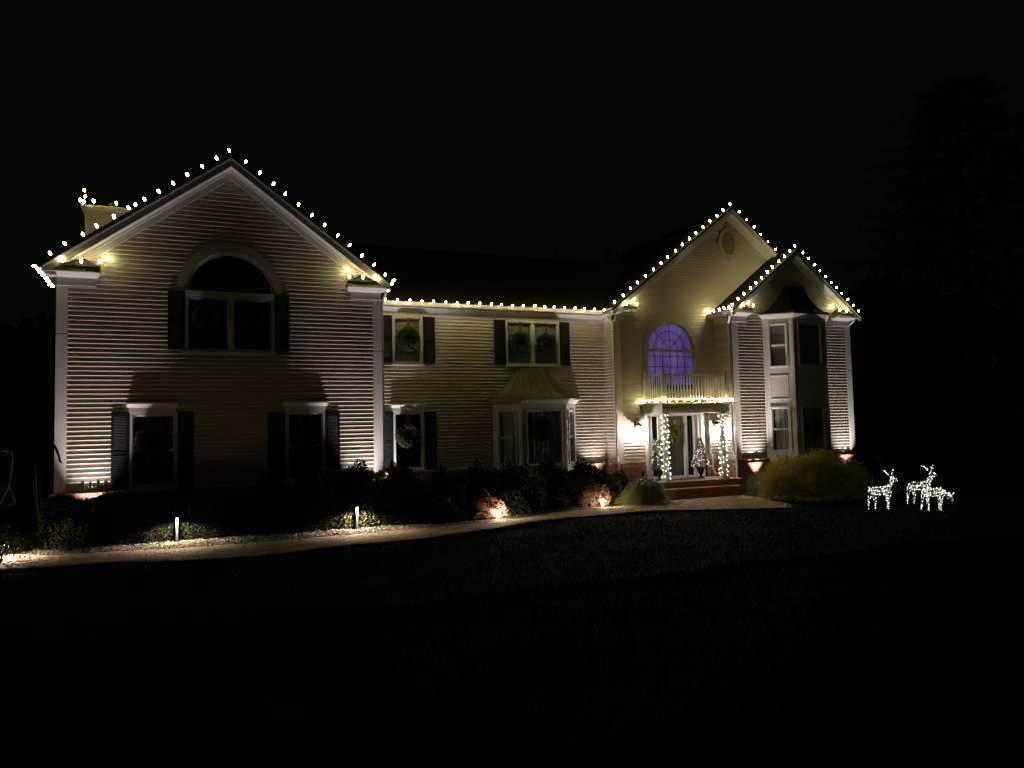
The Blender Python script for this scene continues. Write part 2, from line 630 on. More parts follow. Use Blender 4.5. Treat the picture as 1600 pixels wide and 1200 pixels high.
def rect(a, b, z0, z1):
    return lambda z: [(a, b)] if z0 < z < z1 else []
def arch(ac, zs, r):
    return lambda z: [(ac - math.sqrt(max(0, r * r - (z - zs) ** 2)), ac + math.sqrt(max(0, r * r - (z - zs) ** 2)))] if zs <= z < zs + r else []

# openings
ARC1 = (1.01, 6.20, 1.10)
opW = [arch(*ARC1), rect(-.10, 2.11, 4.64, 6.22), rect(-1.34, -.25, 1.18, 3.12), rect(2.37, 3.43, 1.18, 3.12)]
opC = [rect(5.99, 7.01, 4.64, 6.2), rect(9.94, 12.0, 4.64, 6.2), rect(5.99, 7.01, 1.18, 3.12), rect(9.43, 12.53, 1.0, 3.6)]
ARC2 = (16.14, 5.22, 1.03)
opP = [arch(*ARC2), rect(15.11, 17.17, 3.72, 5.24), rect(14.92, 17.48, 0.3, 2.95)]
opG = [rect(19.55, 22.65, 0.8, 6.5)]
SLW = 0.745
ZPK1 = 9.80
make_wall(PW, WL + .02, WR - .02, ZB, 9.4, opW, gable=(1.01, 9.40, SLW),
          backing=[(WL, -1.36, 0, 6.2), (-.23, 2.35, 0, 4.6), (-1.36, -.23, 0, 1.15), (-1.36, -.23, 3.15, 6.2), (2.35, 3.45, 0, 1.15), (2.35, 3.45, 3.15, 6.2), (3.45, WR, 0, 6.2), (-.23, -.12, 4.6, 6.2), (2.13, 2.35, 4.6, 6.2), (-.6, -.1, 6.2, 7.4), (2.1, 2.6, 6.2, 7.4), (-.1, 2.1, 7.32, 8.2), (-2.2, -.6, 6.2, 6.9), (2.6, 4.2, 6.2, 6.9), (.1, 1.9, 8.2, 8.8)])
make_wall(PC, WR, GL, ZB, 6.24, opC, backing=[(WR, 5.97, 0, 6.4), (7.03, 9.40, 0, 6.4), (12.56, GL, 0, 6.4), (5.97, 7.03, 0, 1.15), (5.97, 7.03, 3.15, 4.6), (9.4, 12.56, 3.62, 4.6), (9.4, 9.92, 4.6, 6.4), (12.02, 12.56, 4.6, 6.4), (5.97, 7.03, 6.22, 6.4), (9.9, 12.1, 6.22, 6.4)])
SL2, ZPK2, XC2 = 0.763, 10.70, 18.93
make_wall(PP, GL + .02, G3L + .1, ZB, 10.4, opP, gable=(XC2, 10.30, SL2),
          backing=[(GL, 14.9, 0, 6.4), (17.5, G3L + .1, 0, 6.4), (14.9, 15.08, 2.95, 6.4), (17.2, 17.5, 2.95, 6.4), (15.08, 17.2, 2.95, 3.7), (15.0, 22.5, 6.42, 7.0), (16.0, 22, 7.0, 8.0), (17.3, 20.6, 8.0, 9.0)])
# upper part of the porch gable wall that shows above the right gable
make_wall(PP, G3L + .1, 23.8, 6.0, 10.4, (), gable=(XC2, 10.30, SL2), each=False, backing=[(G3L + .1, 23.5, 6.0, 6.4)])
SL3, ZPK3, XC3 = 0.773, 9.02, 21.08
make_wall(PG, G3L + .02, G3R - .02, ZB, 8.8, opG, gable=(XC3, 8.66, SL3),
          backing=[(G3L, 19.55, 0, 6.3), (22.65, G3R, 0, 6.3), (19.2, 23, 6.5, 7.1)])
# side walls (their boards are narrow in view: joined)
make_wall(Pl(WL, 9, 0, -1), 0, 9, ZB, 6.5, each=False)
make_wall(Pl(GL, YC, 0, -1), 0, YC - YP - .02, ZB, 6.24, each=False)
make_wall(Pl(G3L, YP, 0, -1), 0.0, YP - YG - .02, ZB, 6.24, each=False)
make_wall(Pl(G3R, YG, 0, 1), .02, 9 - YG, ZB, 6.4, each=False)
make_wall(Pl(WR, 0, 0, 1), .02, YC, ZB, 6.4, each=False)
make_wall(Pl(G3R, 9, -1, 0), 0, G3R - WL, ZB, 6.4, each=False)

# ---- corner boards, friezes
def trimbox(P, a0, a1, z0, z1, o=0.03, name="corner_board", m=TRIM):
    b = MB()
    b.pbox(P, a0, a1, -.02, o, z0, z1)
    return b.build(name, m, house)
trimbox(PW, WL - .03, WL + .215, 1.2, 5.02, .035)
trimbox(PW, WL - .03, WL + .215, 5.026, 6.21, .033)
trimbox(PW, WR - .225, WR + .03, 1.2, 4.74, .035)
trimbox(PW, WR - .225, WR + .03, 4.746, 6.21, .033)
trimbox(Pl(WL, .5, 0, -1), .28, .50, 1.2, 6.21, .028)
trimbox(PP, GL - .03, GL + .19, 1.2, 6.2, .035)
trimbox(Pl(GL, YP + .2, 0, -1), .03, .2, 1.2, 6.2, .030)
trimbox(PG, G3L - .03, G3L + .23, 1.2, 6.2, .035)
trimbox(Pl(G3L, YG + .2, 0, -1), .03, .2, 1.2, 6.2, .030)
trimbox(PG, G3R - .23, G3R + .03, 1.2, 4.45, .035)
trimbox(PG, G3R - .23, G3R + .03, 4.456, 6.2, .033)
trimbox(PP, GL + .28, GL + .98, 5.98, 6.2, .022, "frieze_board")
# centre frieze + crown + soffit + gutter
b = MB(); b.pbox(PC, WR + .02, GL - .03, 0, .035, 6.2, 6.44); b.build("frieze_board", TRIM, house)
b = MB(); b.profile(PC, WR + .02, GL - .04, [(.036, 6.44), (.30, 6.44), (.30, 6.47), (.036, 6.47)]); b.build("soffit", TRIM, house)
b = MB(); b.profile(PC, WR + .02, GL - .045, [(.036, 6.34), (.06, 6.34), (.11, 6.40), (.15, 6.438), (.036, 6.438)]); b.build("crown_moulding", TRIM, house)
def gutter(P, a0, a1, o, z):
    b = MB()
    b.profile(P, a0, a1, [(o, z), (o + .075, z), (o + .105, z + .05), (o + .125, z + .115), (o + .115, z + .118), (o + .095, z + .055), (o + .068, z + .012), (o + .004, z + .012), (o + .004, z + .12), (o, z + .12)])
    return b.build("gutter", TRIM, house)
gutter(PC, WR + .06, GL - .12, .30, 6.49)
b = MB(); b.pbox(PC, WR + .02, GL - .1, .27, .298, 6.44, 6.62); b.build("fascia", TRIM, house)
# return wall frieze
for (P_, L_) in ((Pl(GL, YC - .04, 0, -1), YC - YP - .2), (Pl(G3L, YP, 0, -1), YP - YG - .2)):
    b = MB(); b.pbox(P_, 0, L_ - .04, 0, .033, 6.2, 6.42); b.build("frieze_board", TRIM, house)
    b = MB(); b.pbox(P_, 0, L_ + .2, .0, .28, 6.42, 6.46); b.build("soffit", TRIM, house)
gutter(Pl(G3L, YP - .02, 0, -1), 0, YP - YG + .30, .22, 6.46)
gutter(Pl(WL, 9, 0, -1), 0, 9.30, .20, 6.46)
b = MB(); b.pbox(Pl(WL, 9, 0, -1), 0, 9.3, 0, .22, 6.40, 6.44); b.build("soffit", TRIM, house)
gutter(Pl(GL, YC - .4, 0, -1), 0, YC - YP - .10, .16, 6.50)

# ---- gables: rake fascia, soffit, wall frieze, roof slabs with shingles
def shingles(mb_, O, A, U, la, lu, tw=.30, ex=.145):
    """tabs on a slope: O eave corner, A unit along eave, U unit up-slope"""
    N = A.cross(U).normalized()
    if N.z < 0:
        N = -N
    nr = int(lu / ex)
    for r in range(nr):
        a = -(tw / 2 if r % 2 else 0)
        while a < la:
            a0, a1 = max(0, a + .003), min(la, a + tw - .003)
            if a1 > a0 + .02:
                j = random.uniform(-.004, .004)
                t0, t1 = .018 + random.uniform(0, .004), .006
                p = [O + A * a0 + U * (r * ex + j), O + A * a1 + U * (r * ex + j), O + A * a1 + U * (r * ex + ex + .02), O + A * a0 + U * (r * ex + ex + .02)]
                h = [t0, t0, t1, t1]
                mb_.hexa([q for q in p] + [q + N * h[i] for i, q in enumerate(p)])
            a += tw

def gable(P, Yf, Yb, xc, zpk, sl, xl, xr, wall_l, wall_r, fas=.31, fr=.22, frieze=True):
    """P wall plane, Yf front edge of the rake, Yb back end; xl, xr = tip x"""
    over = P.o[1] - Yf
    wz = lambda x: zpk - sl * abs(x - xc)
    for side, xt in ((-1, xl), (1, xr)):
        zt = wz(xt)
        F = Pl(0, Yf)
        cut = zt - .20
        # roof deck
        b = MB()
        top = [(xt, zt), (xc, zpk), (xc, zpk - .07), (xt, zt - .07)]
        b.prism([(x, Yf - .03, z) for x, z in top], [(x, Yb, z) for x, z in top])
        rf = b.build("roof", SHINGLE, house)
        sh = MB()
        U = Vector((-side, 0, sl)).normalized()
        ln = math.hypot(xt - xc, zpk - zt)
        shingles(sh, Vector((xt, Yf - .045, zt + .001)), Vector((0, 1, 0)), U, Yb - Yf, ln)
        sh.build("shingles", SHINGLE, rf, kind="stuff")
        # drip edge strip
        b = MB()
        e = [(xt, zt - .072), (xc, zpk - .072), (xc, zpk - .11), (xt, zt - .11)]
        b.prism([(x, Yf - .022, z) for x, z in e], [(x, Yf + .02, z) for x, z in e])
        b.build("drip_edge", TRIM, house)
        b = MB()
        xi = xt - side * (.31 - .20) / sl if False else xt
        # rake fascia with its lower end cut level
        xk = xt - side * ((fas - .20) / sl)
        e = [(xt, zt - .112), (xc, zpk - .112), (xc, zpk - fas), (xk, wz(xk) - fas), (xt, wz(xk) - fas)]
        b.prism([(x, Yf, z) for x, z in e], [(x, Yf + .028, z) for x, z in e])
        b.build("rake_fascia", TRIM, house)
        # soffit with a step (bed mould)
        b = MB()
        xs_ = wall_l if side < 0 else wall_r
        xs_ -= side * .0
        e = [(xs_, wz(xs_) - fas + .02), (xc, zpk - fas + .02), (xc, zpk - fas - .005), (xs_, wz(xs_) - fas - .005)]
        b.prism([(x, Yf + .03, z) for x, z in e], [(x, P.o[1] - .002, z) for x, z in e])
        b.build("rake_soffit", TRIM, house)
        if frieze:
            for (d0, d1, o_) in ((fas + .006, fas + .06, .10), (fas + .062, fas + fr, .045), (fas + fr + .001, fas + fr + .03, .055)):
                b = MB()
                x1 = xs_ - side * .02
                z_lo = 6.22
                # clip lower end at z_lo
                def lo(d):
                    x = x1
                    if wz(x) - d < z_lo:
                        x = xc + side * (zpk - d - z_lo) / sl
                    return (x, wz(x) - d)
                e = [lo(d0), (xc, zpk - d0), (xc, zpk - d1), lo(d1)]
                b.prism([(x, P.o[1] - o_, z) for x, z in e], [(x, P.o[1] + .03, z) for x, z in e])
                b.build("rake_frieze", TRIM, house)

def cornice_return(P, a0, a1, Yf, side, ztop=6.66):
    """boxed eave return: frieze, crown, fascia and its little roof; side -1: at a left corner"""
    ov = P.o[1] - Yf
    ee = .15
    b = MB()
    b.pbox(P, a0, a1, 0, .05, 6.21, 6.42); b.pbox(P, a0 - .004, a1 + .004, .0, .062, 6.202, 6.222)
    b.build("return_frieze", TRIM, house)
    b = MB()
    L, R = (a0 - .20, a1 + .10) if side < 0 else (a0 - .10, a1 + .20)
    def ring(e0, z0, e1, z1):
        lo = [P.p(a0 - e0[0], 0, z0), P.p(a1 + e0[1], 0, z0), P.p(a1 + e0[1], e0[2], z0), P.p(a0 - e0[0], e0[2], z0)]
        hi = [P.p(a0 - e1[0], 0, z1), P.p(a1 + e1[1], 0, z1), P.p(a1 + e1[1], e1[2], z1), P.p(a0 - e1[0], e1[2], z1)]
        b.prism(lo, hi)
    l1, r1 = (a0 - L), (R - a1)
    ring((.02, .02, .08), 6.405, (.05, .03, .12), 6.43)
    ring((l1 * .6, r1 * .5, .15), 6.431, (l1 * .9, r1 * .85, ov * .85), 6.49)
    ring((l1, r1, ov - .005), 6.491, (l1, r1, ov - .005), 6.515)
    b.build("crown_moulding", TRIM, house)
    b = MB(); b.pbox(P, L + .01, R - .01, 0, ov - .03, 6.517, ztop - .02); b.build("return_fascia", TRIM, house)
    b = MB()
    zt = ztop + .22
    if side < 0:
        b.prism([P.p(L, ov, ztop - .018), P.p(R, ov, ztop - .018), P.p(R, 0.03, ztop - .018), P.p(L, 0.03, ztop - .018)],
                [P.p(L, .06, zt), P.p(R - .35, .06, zt), P.p(R - .35, .03, zt), P.p(L, .03, zt)])
    else:
        b.prism([P.p(L, ov, ztop - .018), P.p(R, ov, ztop - .018), P.p(R, 0.03, ztop - .018), P.p(L, 0.03, ztop - .018)],
                [P.p(L + .35, .06, zt), P.p(R, .06, zt), P.p(R, .03, zt), P.p(L + .35, .03, zt)])
    b.build("return_roof", SHINGLE, house)

gable(PW, -.36, 9.2, 1.01, ZPK1, SLW, -3.17, 5.19, WL, WR)
cornice_return(PW, WL - .01, -2.08, -.36, -1)
cornice_return(PW, 4.12, WR + .01, -.36, 1)
gable(PP, YP - .33, 9.0, XC2, ZPK2, SL2, 13.55, 24.2, GL, G3R, fas=.26, fr=.14)
cornice_return(PP, GL - .01, 14.45, YP - .33, -1)
gable(PG, YG - .33, 4.5, XC3, ZPK3, SL3, 17.93, 24.23, G3L, G3R, fas=.24, fr=.12)
cornice_return(PG, G3L - .01, 18.80, YG - .33, -1)
cornice_return(PG, 23.05, G3R + .01, YG - .33, 1)
# centre roof
b = MB()
y0_, z0_, y1_, z1_ = YC - .34, 6.60, YC + 3.6, 9.35
e = [(y0_, z0_), (y1_, z1_), (y1_, z1_ - .08), (y0_, z0_ - .08)]
b.prism([(4.5, y, z) for y, z in e], [(17.5, y, z) for y, z in e])
rf = b.build("roof", SHINGLE, house)
sh = MB()
U = Vector((0, y1_ - y0_, z1_ - z0_)).normalized()
shingles(sh, Vector((5.0, y0_ - .03, z0_ - .018)), Vector((1, 0, 0)), U, 10.5, 4.7)
sh.build("shingles", SHINGLE, rf, kind="stuff")
b = MB()
e = [(y1_, z1_), (9.2, 6.6), (9.2, 6.5), (y1_, z1_ - .08)]
b.prism([(4.5, y, z) for y, z in e], [(17.5, y, z) for y, z in e])
b.build("roof", SHINGLE, house)

# ---- oval louvred vent
VX, VZ = 18.93, 9.36
b = MB()
n = 36
o1 = [(VX + .46 * math.cos(2 * math.pi * i / n), VZ + .58 * math.sin(2 * math.pi * i / n)) for i in range(n)]
o2 = [(VX + .31 * math.cos(2 * math.pi * i / n), VZ + .44 * math.sin(2 * math.pi * i / n)) for i in range(n)]
for i in range(n):
    j = (i + 1) % n
    q = [o1[i], o1[j], o2[j], o2[i]]
    b.prism([(x, YP - .07, z) for x, z in q], [(x, YP + .01, z) for x, z in q])
for (dx, dz) in ((-.46, 0), (.46, 0), (0, .58), (0, -.58)):
    b.box(VX + dx - .05, VX + dx + .05, YP - .09, YP, VZ + dz - .06, VZ + dz + .06)
vent = b.build("gable_vent", CASING, house)
b = MB()
z = VZ - .42
while z < VZ + .42:
    hw = .31 * math.sqrt(max(0, 1 - ((z - VZ) / .44) ** 2)) + .01
    b.profile(PP, VX - hw, VX + hw, [(.02, z + .045), (.05, z), (.056, z + .006), (.024, z + .05)])
    z += .055
b.build("louvre_slats", CASING, vent, kind="stuff")
b = MB(); b.face_poly(PP, o2, .012, .018); b.build("vent_backing", ROOM, vent)

# ---- windows
def window(P, a0, a1, z0, z1, nsash=1, trim=.07, blind=True, muntin=True, curtain=False, depth=.05, hung=True, m=TRIM, sill=True):
    b = MB()
    b.pbox(P, a0, a0 + trim, -.08, .040, z0, z1)
    b.pbox(P, a1 - trim, a1, -.08, .040, z0, z1)
    b.pbox(P, a0 + trim, a1 - trim, -.08, .038, z1 - trim, z1)
    b.pbox(P, a0 + trim, a1 - trim, -.08, .038, z0, z0 + trim * .8)
    w_ = (a1 - a0 - 2 * trim - (nsash - 1) * .11) / nsash
    for i in range(1, nsash):
        x = a0 + trim + i * w_ + (i - 1) * .11
        b.pbox(P, x, x + .11, -.08, .030, z0 + trim * .8, z1 - trim)
    win = b.build("window", m, house)
    if sill:
        b = MB(); b.pbox(P, a0 - .03, a1 + .03, -.02, .075, z0 - .035, z0 - .001); b.build("sill", m, win)
    zi0, zi1 = z0 + trim * .8, z1 - trim
    zm = (zi0 + zi1) / 2
    for i in range(nsash):
        x0 = a0 + trim + i * (w_ + .11)
        x1 = x0 + w_
        for (c0, c1, oo) in (((zi0, zm, -.065), (zm, zi1, -.04)) if hung else ((zi0, zi1, -.04),)):
            s_ = MB()
            t = .038
            s_.pbox(P, x0, x0 + t, oo, oo + .022, c0, c1)
            s_.pbox(P, x1 - t, x1, oo, oo + .022, c0, c1)
            s_.pbox(P, x0 + t, x1 - t, oo, oo + .022, c0, c0 + t)
            s_.pbox(P, x0 + t, x1 - t, oo, oo + .022, c1 - t, c1)
            s_.build("sash", m, win)
            g = MB(); g.pbox(P, x0 + t, x1 - t, oo + .008, oo + .013, c0 + t, c1 - t); g.build("pane", GLASS, win)
            if muntin:
                g = MB()
                nc = 3 if (x1 - x0) > .5 else 2
                for k in range(1, nc):
                    xx = x0 + t + (x1 - x0 - 2 * t) * k / nc
                    g.pbox(P, xx - .008, xx + .008, oo + .001, oo + .007, c0 + t, c1 - t)
                g.pbox(P, x0 + t, x1 - t, oo + .0005, oo + .0065, (c0 + c1) / 2 - .008, (c0 + c1) / 2 + .008)
                g.build("grille", m, win)
        if blind:
            g = MB()
            z = zi0 + .03
            while z < zi1 - .02:
                g.profile(P, x0 + .01, x1 - .01, [(-.103, z + .030), (-.081, z), (-.078, z + .002), (-.100, z + .033)])
                z += .042
            for f in (.2, .8):
                xx = x0 + (x1 - x0) * f
                g.pbox(P, xx - .004, xx + .004, -.134, -.131, zi0 + .02, zi1)
            g.build("blind", BLIND, win, kind="stuff")
        if curtain:
            g = MB()
            n_ = 26
            pts = []
            for k in range(n_ + 1):
                xx = x0 + (x1 - x0) * (.18 + .82 * k / n_)
                pts.append((xx, -.100 + .014 * math.sin(k * 1.55)))
            for k in range(n_):
                (xa, oa), (xb, ob) = pts[k], pts[k + 1]
                g.hexa([P.p(xa, oa, zi0), P.p(xb, ob, zi0), P.p(xb, ob - .004, zi0), P.p(xa, oa - .004, zi0), P.p(xa, oa, zi1), P.p(xb, ob, zi1), P.p(xb, ob - .004, zi1), P.p(xa, oa - .004, zi1)])
            g.build("curtain", CURTAIN, win)
    return win

def room(P, a0, a1, z0, z1, d=1.6):
    g = MB()
    g.pbox(P, a0 - .3, a1 + .3, -d, -d + .05, z0 - .3, z1 + .3)
    g.pbox(P, a0 - .35, a0 - .3, -d, -.17, z0 - .3, z1 + .3)
    g.pbox(P, a1 + .3, a1 + .35, -d, -.17, z0 - .3, z1 + .3)
    g.pbox(P, a0 - .3, a1 + .3, -d + .05, -.17, z0 - .35, z0 - .3)
    g.pbox(P, a0 - .3, a1 + .3, -d + .05, -.17, z1 + .3, z1 + .35)
    g.build("room_shell", ROOM, house)

def head_crown(P, a0, a1, z0, z1):
    b = MB()
    b.pbox(P, a0 + .07, a1 - .07, 0, .05, z0, z0 + (z1 - z0) * .5)
    b.profile(P, a0 + .03, a1 - .03, [(0, z0 + (z1 - z0) * .5), (.055, z0 + (z1 - z0) * .5), (.095, z1 - .03), (0, z1 - .03)])
    b.pbox(P, a0, a1, 0, .113, z1 - .029, z1)
    b.build("window_crown", TRIM, house)

def shutter(P, a0, a1, z0, z1):
    b = MB()
    st = .045
    b.pbox(P, a0, a0 + st, .017, .052, z0, z1)
    b.pbox(P, a1 - st, a1, .017, .052, z0, z1)
    zm = z0 + (z1 - z0) * .46
    for (c, d) in ((z0, z0 + .09), (zm, zm + .07), (z1 - .07, z1)):
        b.pbox(P, a0 + st, a1 - st, .017, .050, c, d)
    s_ = b.build("shutter", SHUT, house)
    for (c, d) in ((z0 + .09, zm), (zm + .07, z1 - .07)):
        g = MB()
        z = c
        while z < d - .02:
            g.profile(P, a0 + st, a1 - st, [(.020, z + .034), (.042, z + .004), (.046, z + .008), (.024, z + .038)])
            z += .038
        g.build("louvre_panel", SHUT, s_, kind="stuff")

def arch_window(P, ac, zs, r, z0, trw, casing_r, m=TRIM, mull=True, cm=CASING):
    """half-round window over a rectangular one; r = opening radius"""
    n = 40
    b = MB()
    for i in range(n):
        t0, t1 = math.pi * i / n, math.pi * (i + 1) / n
        q = [(ac + casing_r * math.cos(t0), zs + casing_r * 1.02 * math.sin(t0)), (ac + casing_r * math.cos(t1), zs + casing_r * 1.02 * math.sin(t1)),
             (ac + r * .985 * math.cos(t1), zs + r * .985 * math.sin(t1)), (ac + r * .985 * math.cos(t0), zs + r * .985 * math.sin(t0))]
        b.face_poly(P, q[::-1], -.06, .042)
    cs = b.build("arch_casing", cm, house)
    b = MB()
    for i in range(n):
        t0, t1 = math.pi * i / n, math.pi * (i + 1) / n
        ra, rb = r * .98, r * .98 - trw
        q = [(ac + ra * math.cos(t0), zs + ra * math.sin(t0)), (ac + ra * math.cos(t1), zs + ra * math.sin(t1)), (ac + rb * math.cos(t1), zs + rb * math.sin(t1)), (ac + rb * math.cos(t0), zs + rb * math.sin(t0))]
        b.face_poly(P, q[::-1], -.07, .005)
    b.pbox(P, ac - r, ac + r, -.07, .048, zs - .085, zs + .03)
    fr_ = b.build("arched_window", m, house)
    gl = MB()
    rb = r * .98 - trw
    gl.face_poly(P, [(ac + rb * math.cos(math.pi * i / n), zs + .03 + (rb - .03) * math.sin(math.pi * i / n)) for i in range(n + 1)][::-1], -.045, -.04)
    gl.build("pane", GLASS, fr_)
    return fr_

# wing windows
fr_ = arch_window(PW, 1.01, 6.20, 1.10, 4.66, .07, 1.30)
window(PW, -.10, 2.12, 4.65, 6.115, nsash=2, trim=.075, blind=False, muntin=False, hung=False)
room(PW, -.10, 2.12, 4.65, 7.3)
room(PW, -1.34, -.25, 1.2, 3.1); room(PW, 2.37, 3.43, 1.2, 3.1)
window(PW, -1.34, -.25, 1.22, 3.11, blind=False, curtain=False)
window(PW, 2.37, 3.43, 1.22, 3.11, blind=False, curtain=False)
head_crown(PW, -1.42, -.23, 3.112, 3.34); head_crown(PW, 2.28, 3.50, 3.112, 3.34)
for (a, b_, c, d) in ((-.485, -.108, 4.69, 6.195), (2.128, 2.50, 4.69, 6.195), (-1.735, -1.348, 1.22, 3.10), (-.242, .13, 1.22, 3.10), (1.92, 2.362, 1.22, 3.06), (3.438, 3.81, 1.22, 3.06)):
    shutter(PW, a, b_, c, d)
# centre windows
window(PC, 5.99, 7.01, 4.64, 6.195); window(PC, 9.94, 12.0, 4.64, 6.195, nsash=2)
room(PC, 5.99, 7.01, 4.64, 6.1); room(PC, 9.94, 12.0, 4.64, 6.1)
window(PC, 5.99, 7.01, 1.22, 3.11, blind=False, muntin=False)
room(PC, 5.99, 7.01, 1.22, 3.1, 1.5)
head_crown(PC, 5.90, 7.10, 3.112, 3.34)
for (a, b_, c, d) in ((5.60, 5.982, 4.68, 6.195), (7.018, 7.41, 4.68, 6.195), (9.52, 9.932, 4.68, 6.195), (12.008, 12.39, 4.68, 6.195), (5.60, 5.982, 1.25, 3.09), (7.018, 7.41, 1.25, 3.09)):
    shutter(PC, a, b_, c, d)

# ---- purple arched window over the porch
arch_window(PP, 16.14, 5.22, 1.03, 3.8, .05, 1.21, m=CASING)
b = MB(); b.pbox(PP, 15.11, 15.16, -.07, .02, 3.75, 5.13); b.pbox(PP, 17.12, 17.17, -.07, .02, 3.75, 5.13); b.pbox(PP, 15.16, 17.12, -.07, .02, 3.70, 3.76)
for a0_, a1_ in ((14.93, 15.11), (17.17, 17.35)):
    b.pbox(PP, a0_, a1_, .0, .042, 3.70, 5.218)
pw = b.build("tall_window", CASING, house)
g = MB(); g.pbox(PP, 15.16, 17.12, -.045, -.04, 3.76, 5.13); g.build("pane", GLASS, pw)
g = MB()
for k in range(1, 6):
    x = 15.16 + 1.96 * k / 6
    g.pbox(PP, x - .012, x + .012, -.060, -.048, 3.76, 5.13)
for z in (4.18, 4.60, 4.98):
    g.pbox(PP, 15.16, 17.12, -.058, -.046, z - .012, z + .012)
g.build("grille", LEAD, pw)
g = MB()
zc = 5.25
for rr_ in (.34, .66):
    pts = [PP.p(16.14 + rr_ * math.cos(math.pi * i / 20), -.055, zc + rr_ * math.sin(math.pi * i / 20)) for i in range(21)]
    g.tube(pts, .012, 5)
for an in (45, 90, 135):
    t = math.radians(an)
    r1_ = .93
    g.tube([PP.p(16.14 + .05 * math.cos(t), -.055, zc + .05 * math.sin(t)), PP.p(16.14 + r1_ * math.cos(t), -.055, zc + r1_ * math.sin(t))], .012, 5)
g.build("fan_grille", LEAD, pw)
g = MB()   # the curtain behind emits purple itself, in place of a lamp in the room
nn = 60
for k in range(nn):
    xa, xb = 15.0 + 2.3 * k / nn, 15.0 + 2.3 * (k + 1) / nn
    oa, ob = -.25 + .015 * math.sin(k * 1.3), -.25 + .015 * math.sin((k + 1) * 1.3)
    g.hexa([PP.p(xa, oa, 3.95), PP.p(xb, ob, 3.95), PP.p(xb, ob - .01, 3.95), PP.p(xa, oa - .01, 3.95), PP.p(xa, oa, 6.4), PP.p(xb, ob, 6.4), PP.p(xb, ob - .01, 6.4), PP.p(xa, oa - .01, 6.4)])
g.build("glowing_curtain", PURPLE, pw)
room(PP, 15.2, 17.1, 4.0, 6.2, 1.2)

# ---- brick veneer
def brick_me():
    g = MB(); g.box(-.0975, .0975, -.05, .0, -.0285, .0285)
    me = bpy.data.meshes.new("brick"); me.from_pydata(g.v, [], g.f); me.materials.append(BRICK); return me
BME = brick_me()
base = MB()
def bricks(P, a0, a1, z0, z1, o=.095, each=True, parent=None, stuffmb=None, cnt=[0]):
    L = .205; H = .067
    z = z0 + .0285
    r = 0
    while z + .03 < z1:
        a = a0 + (L / 2 if r % 2 else 0) - L / 2
        while a < a1 - .02:
            s0, s1 = max(a + .004, a0), min(a + L - .004, a1)
            if s1 - s0 > .03:
                jo = random.uniform(-.003, .003)
                if each:
                    c = (s0 + s1) / 2
                    p = P.p(c, o + jo, z)
                    ang = math.atan2(P.d[1], P.d[0])
                    ob = linked("brick", BME, Vector(p) - rootloc(parent), parent, rot=(0, 0, ang), scale=((s1 - s0) / .195, 1, 1))
                else:
                    stuffmb.pbox(P, s0, s1, o - .05, o + jo, z - .0285, z + .0285)
            a += L
        z += H
        r += 1
def rowlock(P, a0, a1, z, o=.108, mbx=None, h=.10):
    a = a0
    while a < a1 - .02:
        w_ = min(.062, a1 - a)
        j = random.uniform(-.016, .013)
        mbx.profile(P, a + .003, a + w_ - .003, [(0, z - h), (o + j - .004, z - h), (o + j, z - h * .2), (o + j - .01, z - .012), (0, z + .0)])
        a += .066
rl = MB(); st = MB(); mo = MB()
def foundation(P, a0, a1, each, z0=0.0):
    mo = MB(); mo.pbox(P, a0, a1, -.1, .088, -.1, 1.09); mo.build('mortar_bed', MORTAR, fnd)
    if each:
        bricks(P, a0, a1, z0, 1.095, each=True, parent=fnd)
    else:
        bricks(P, a0, a1, z0, 1.095, each=False, stuffmb=st)
    rowlock(P, a0, a1, 1.198, mbx=rl)
b = MB(); b.box(WL + .1, G3R - .1, 3, 8.9, -.1, 1.1)
fnd = b.build("foundation", MORTAR, house)
foundation(Pl(0, 0), WL - .09, WR + .09, False)
foundation(PC, WR, 9.5, False, .4)
foundation(PC, 12.5, GL - .1, False)
foundation(PP, GL - .09, 14.87, True)
foundation(PP, 17.56, G3L - .09, False, .5)
foundation(PG, G3L - .09, 19.60, True)
foundation(PG, 22.6, G3R + .09, False)
foundation(Pl(GL, YC, 0, -1), .0, YC - YP + .09, False)
foundation(Pl(G3L, YP, 0, -1), .0, YP - YG + .088, False)
foundation(Pl(WL, 9, 0, -1), 0, 9.088, False)
st.build("brickwork", BRICK, fnd, kind="stuff")
rl.build("rowlock_ledge", BRICK, fnd, kind="stuff")

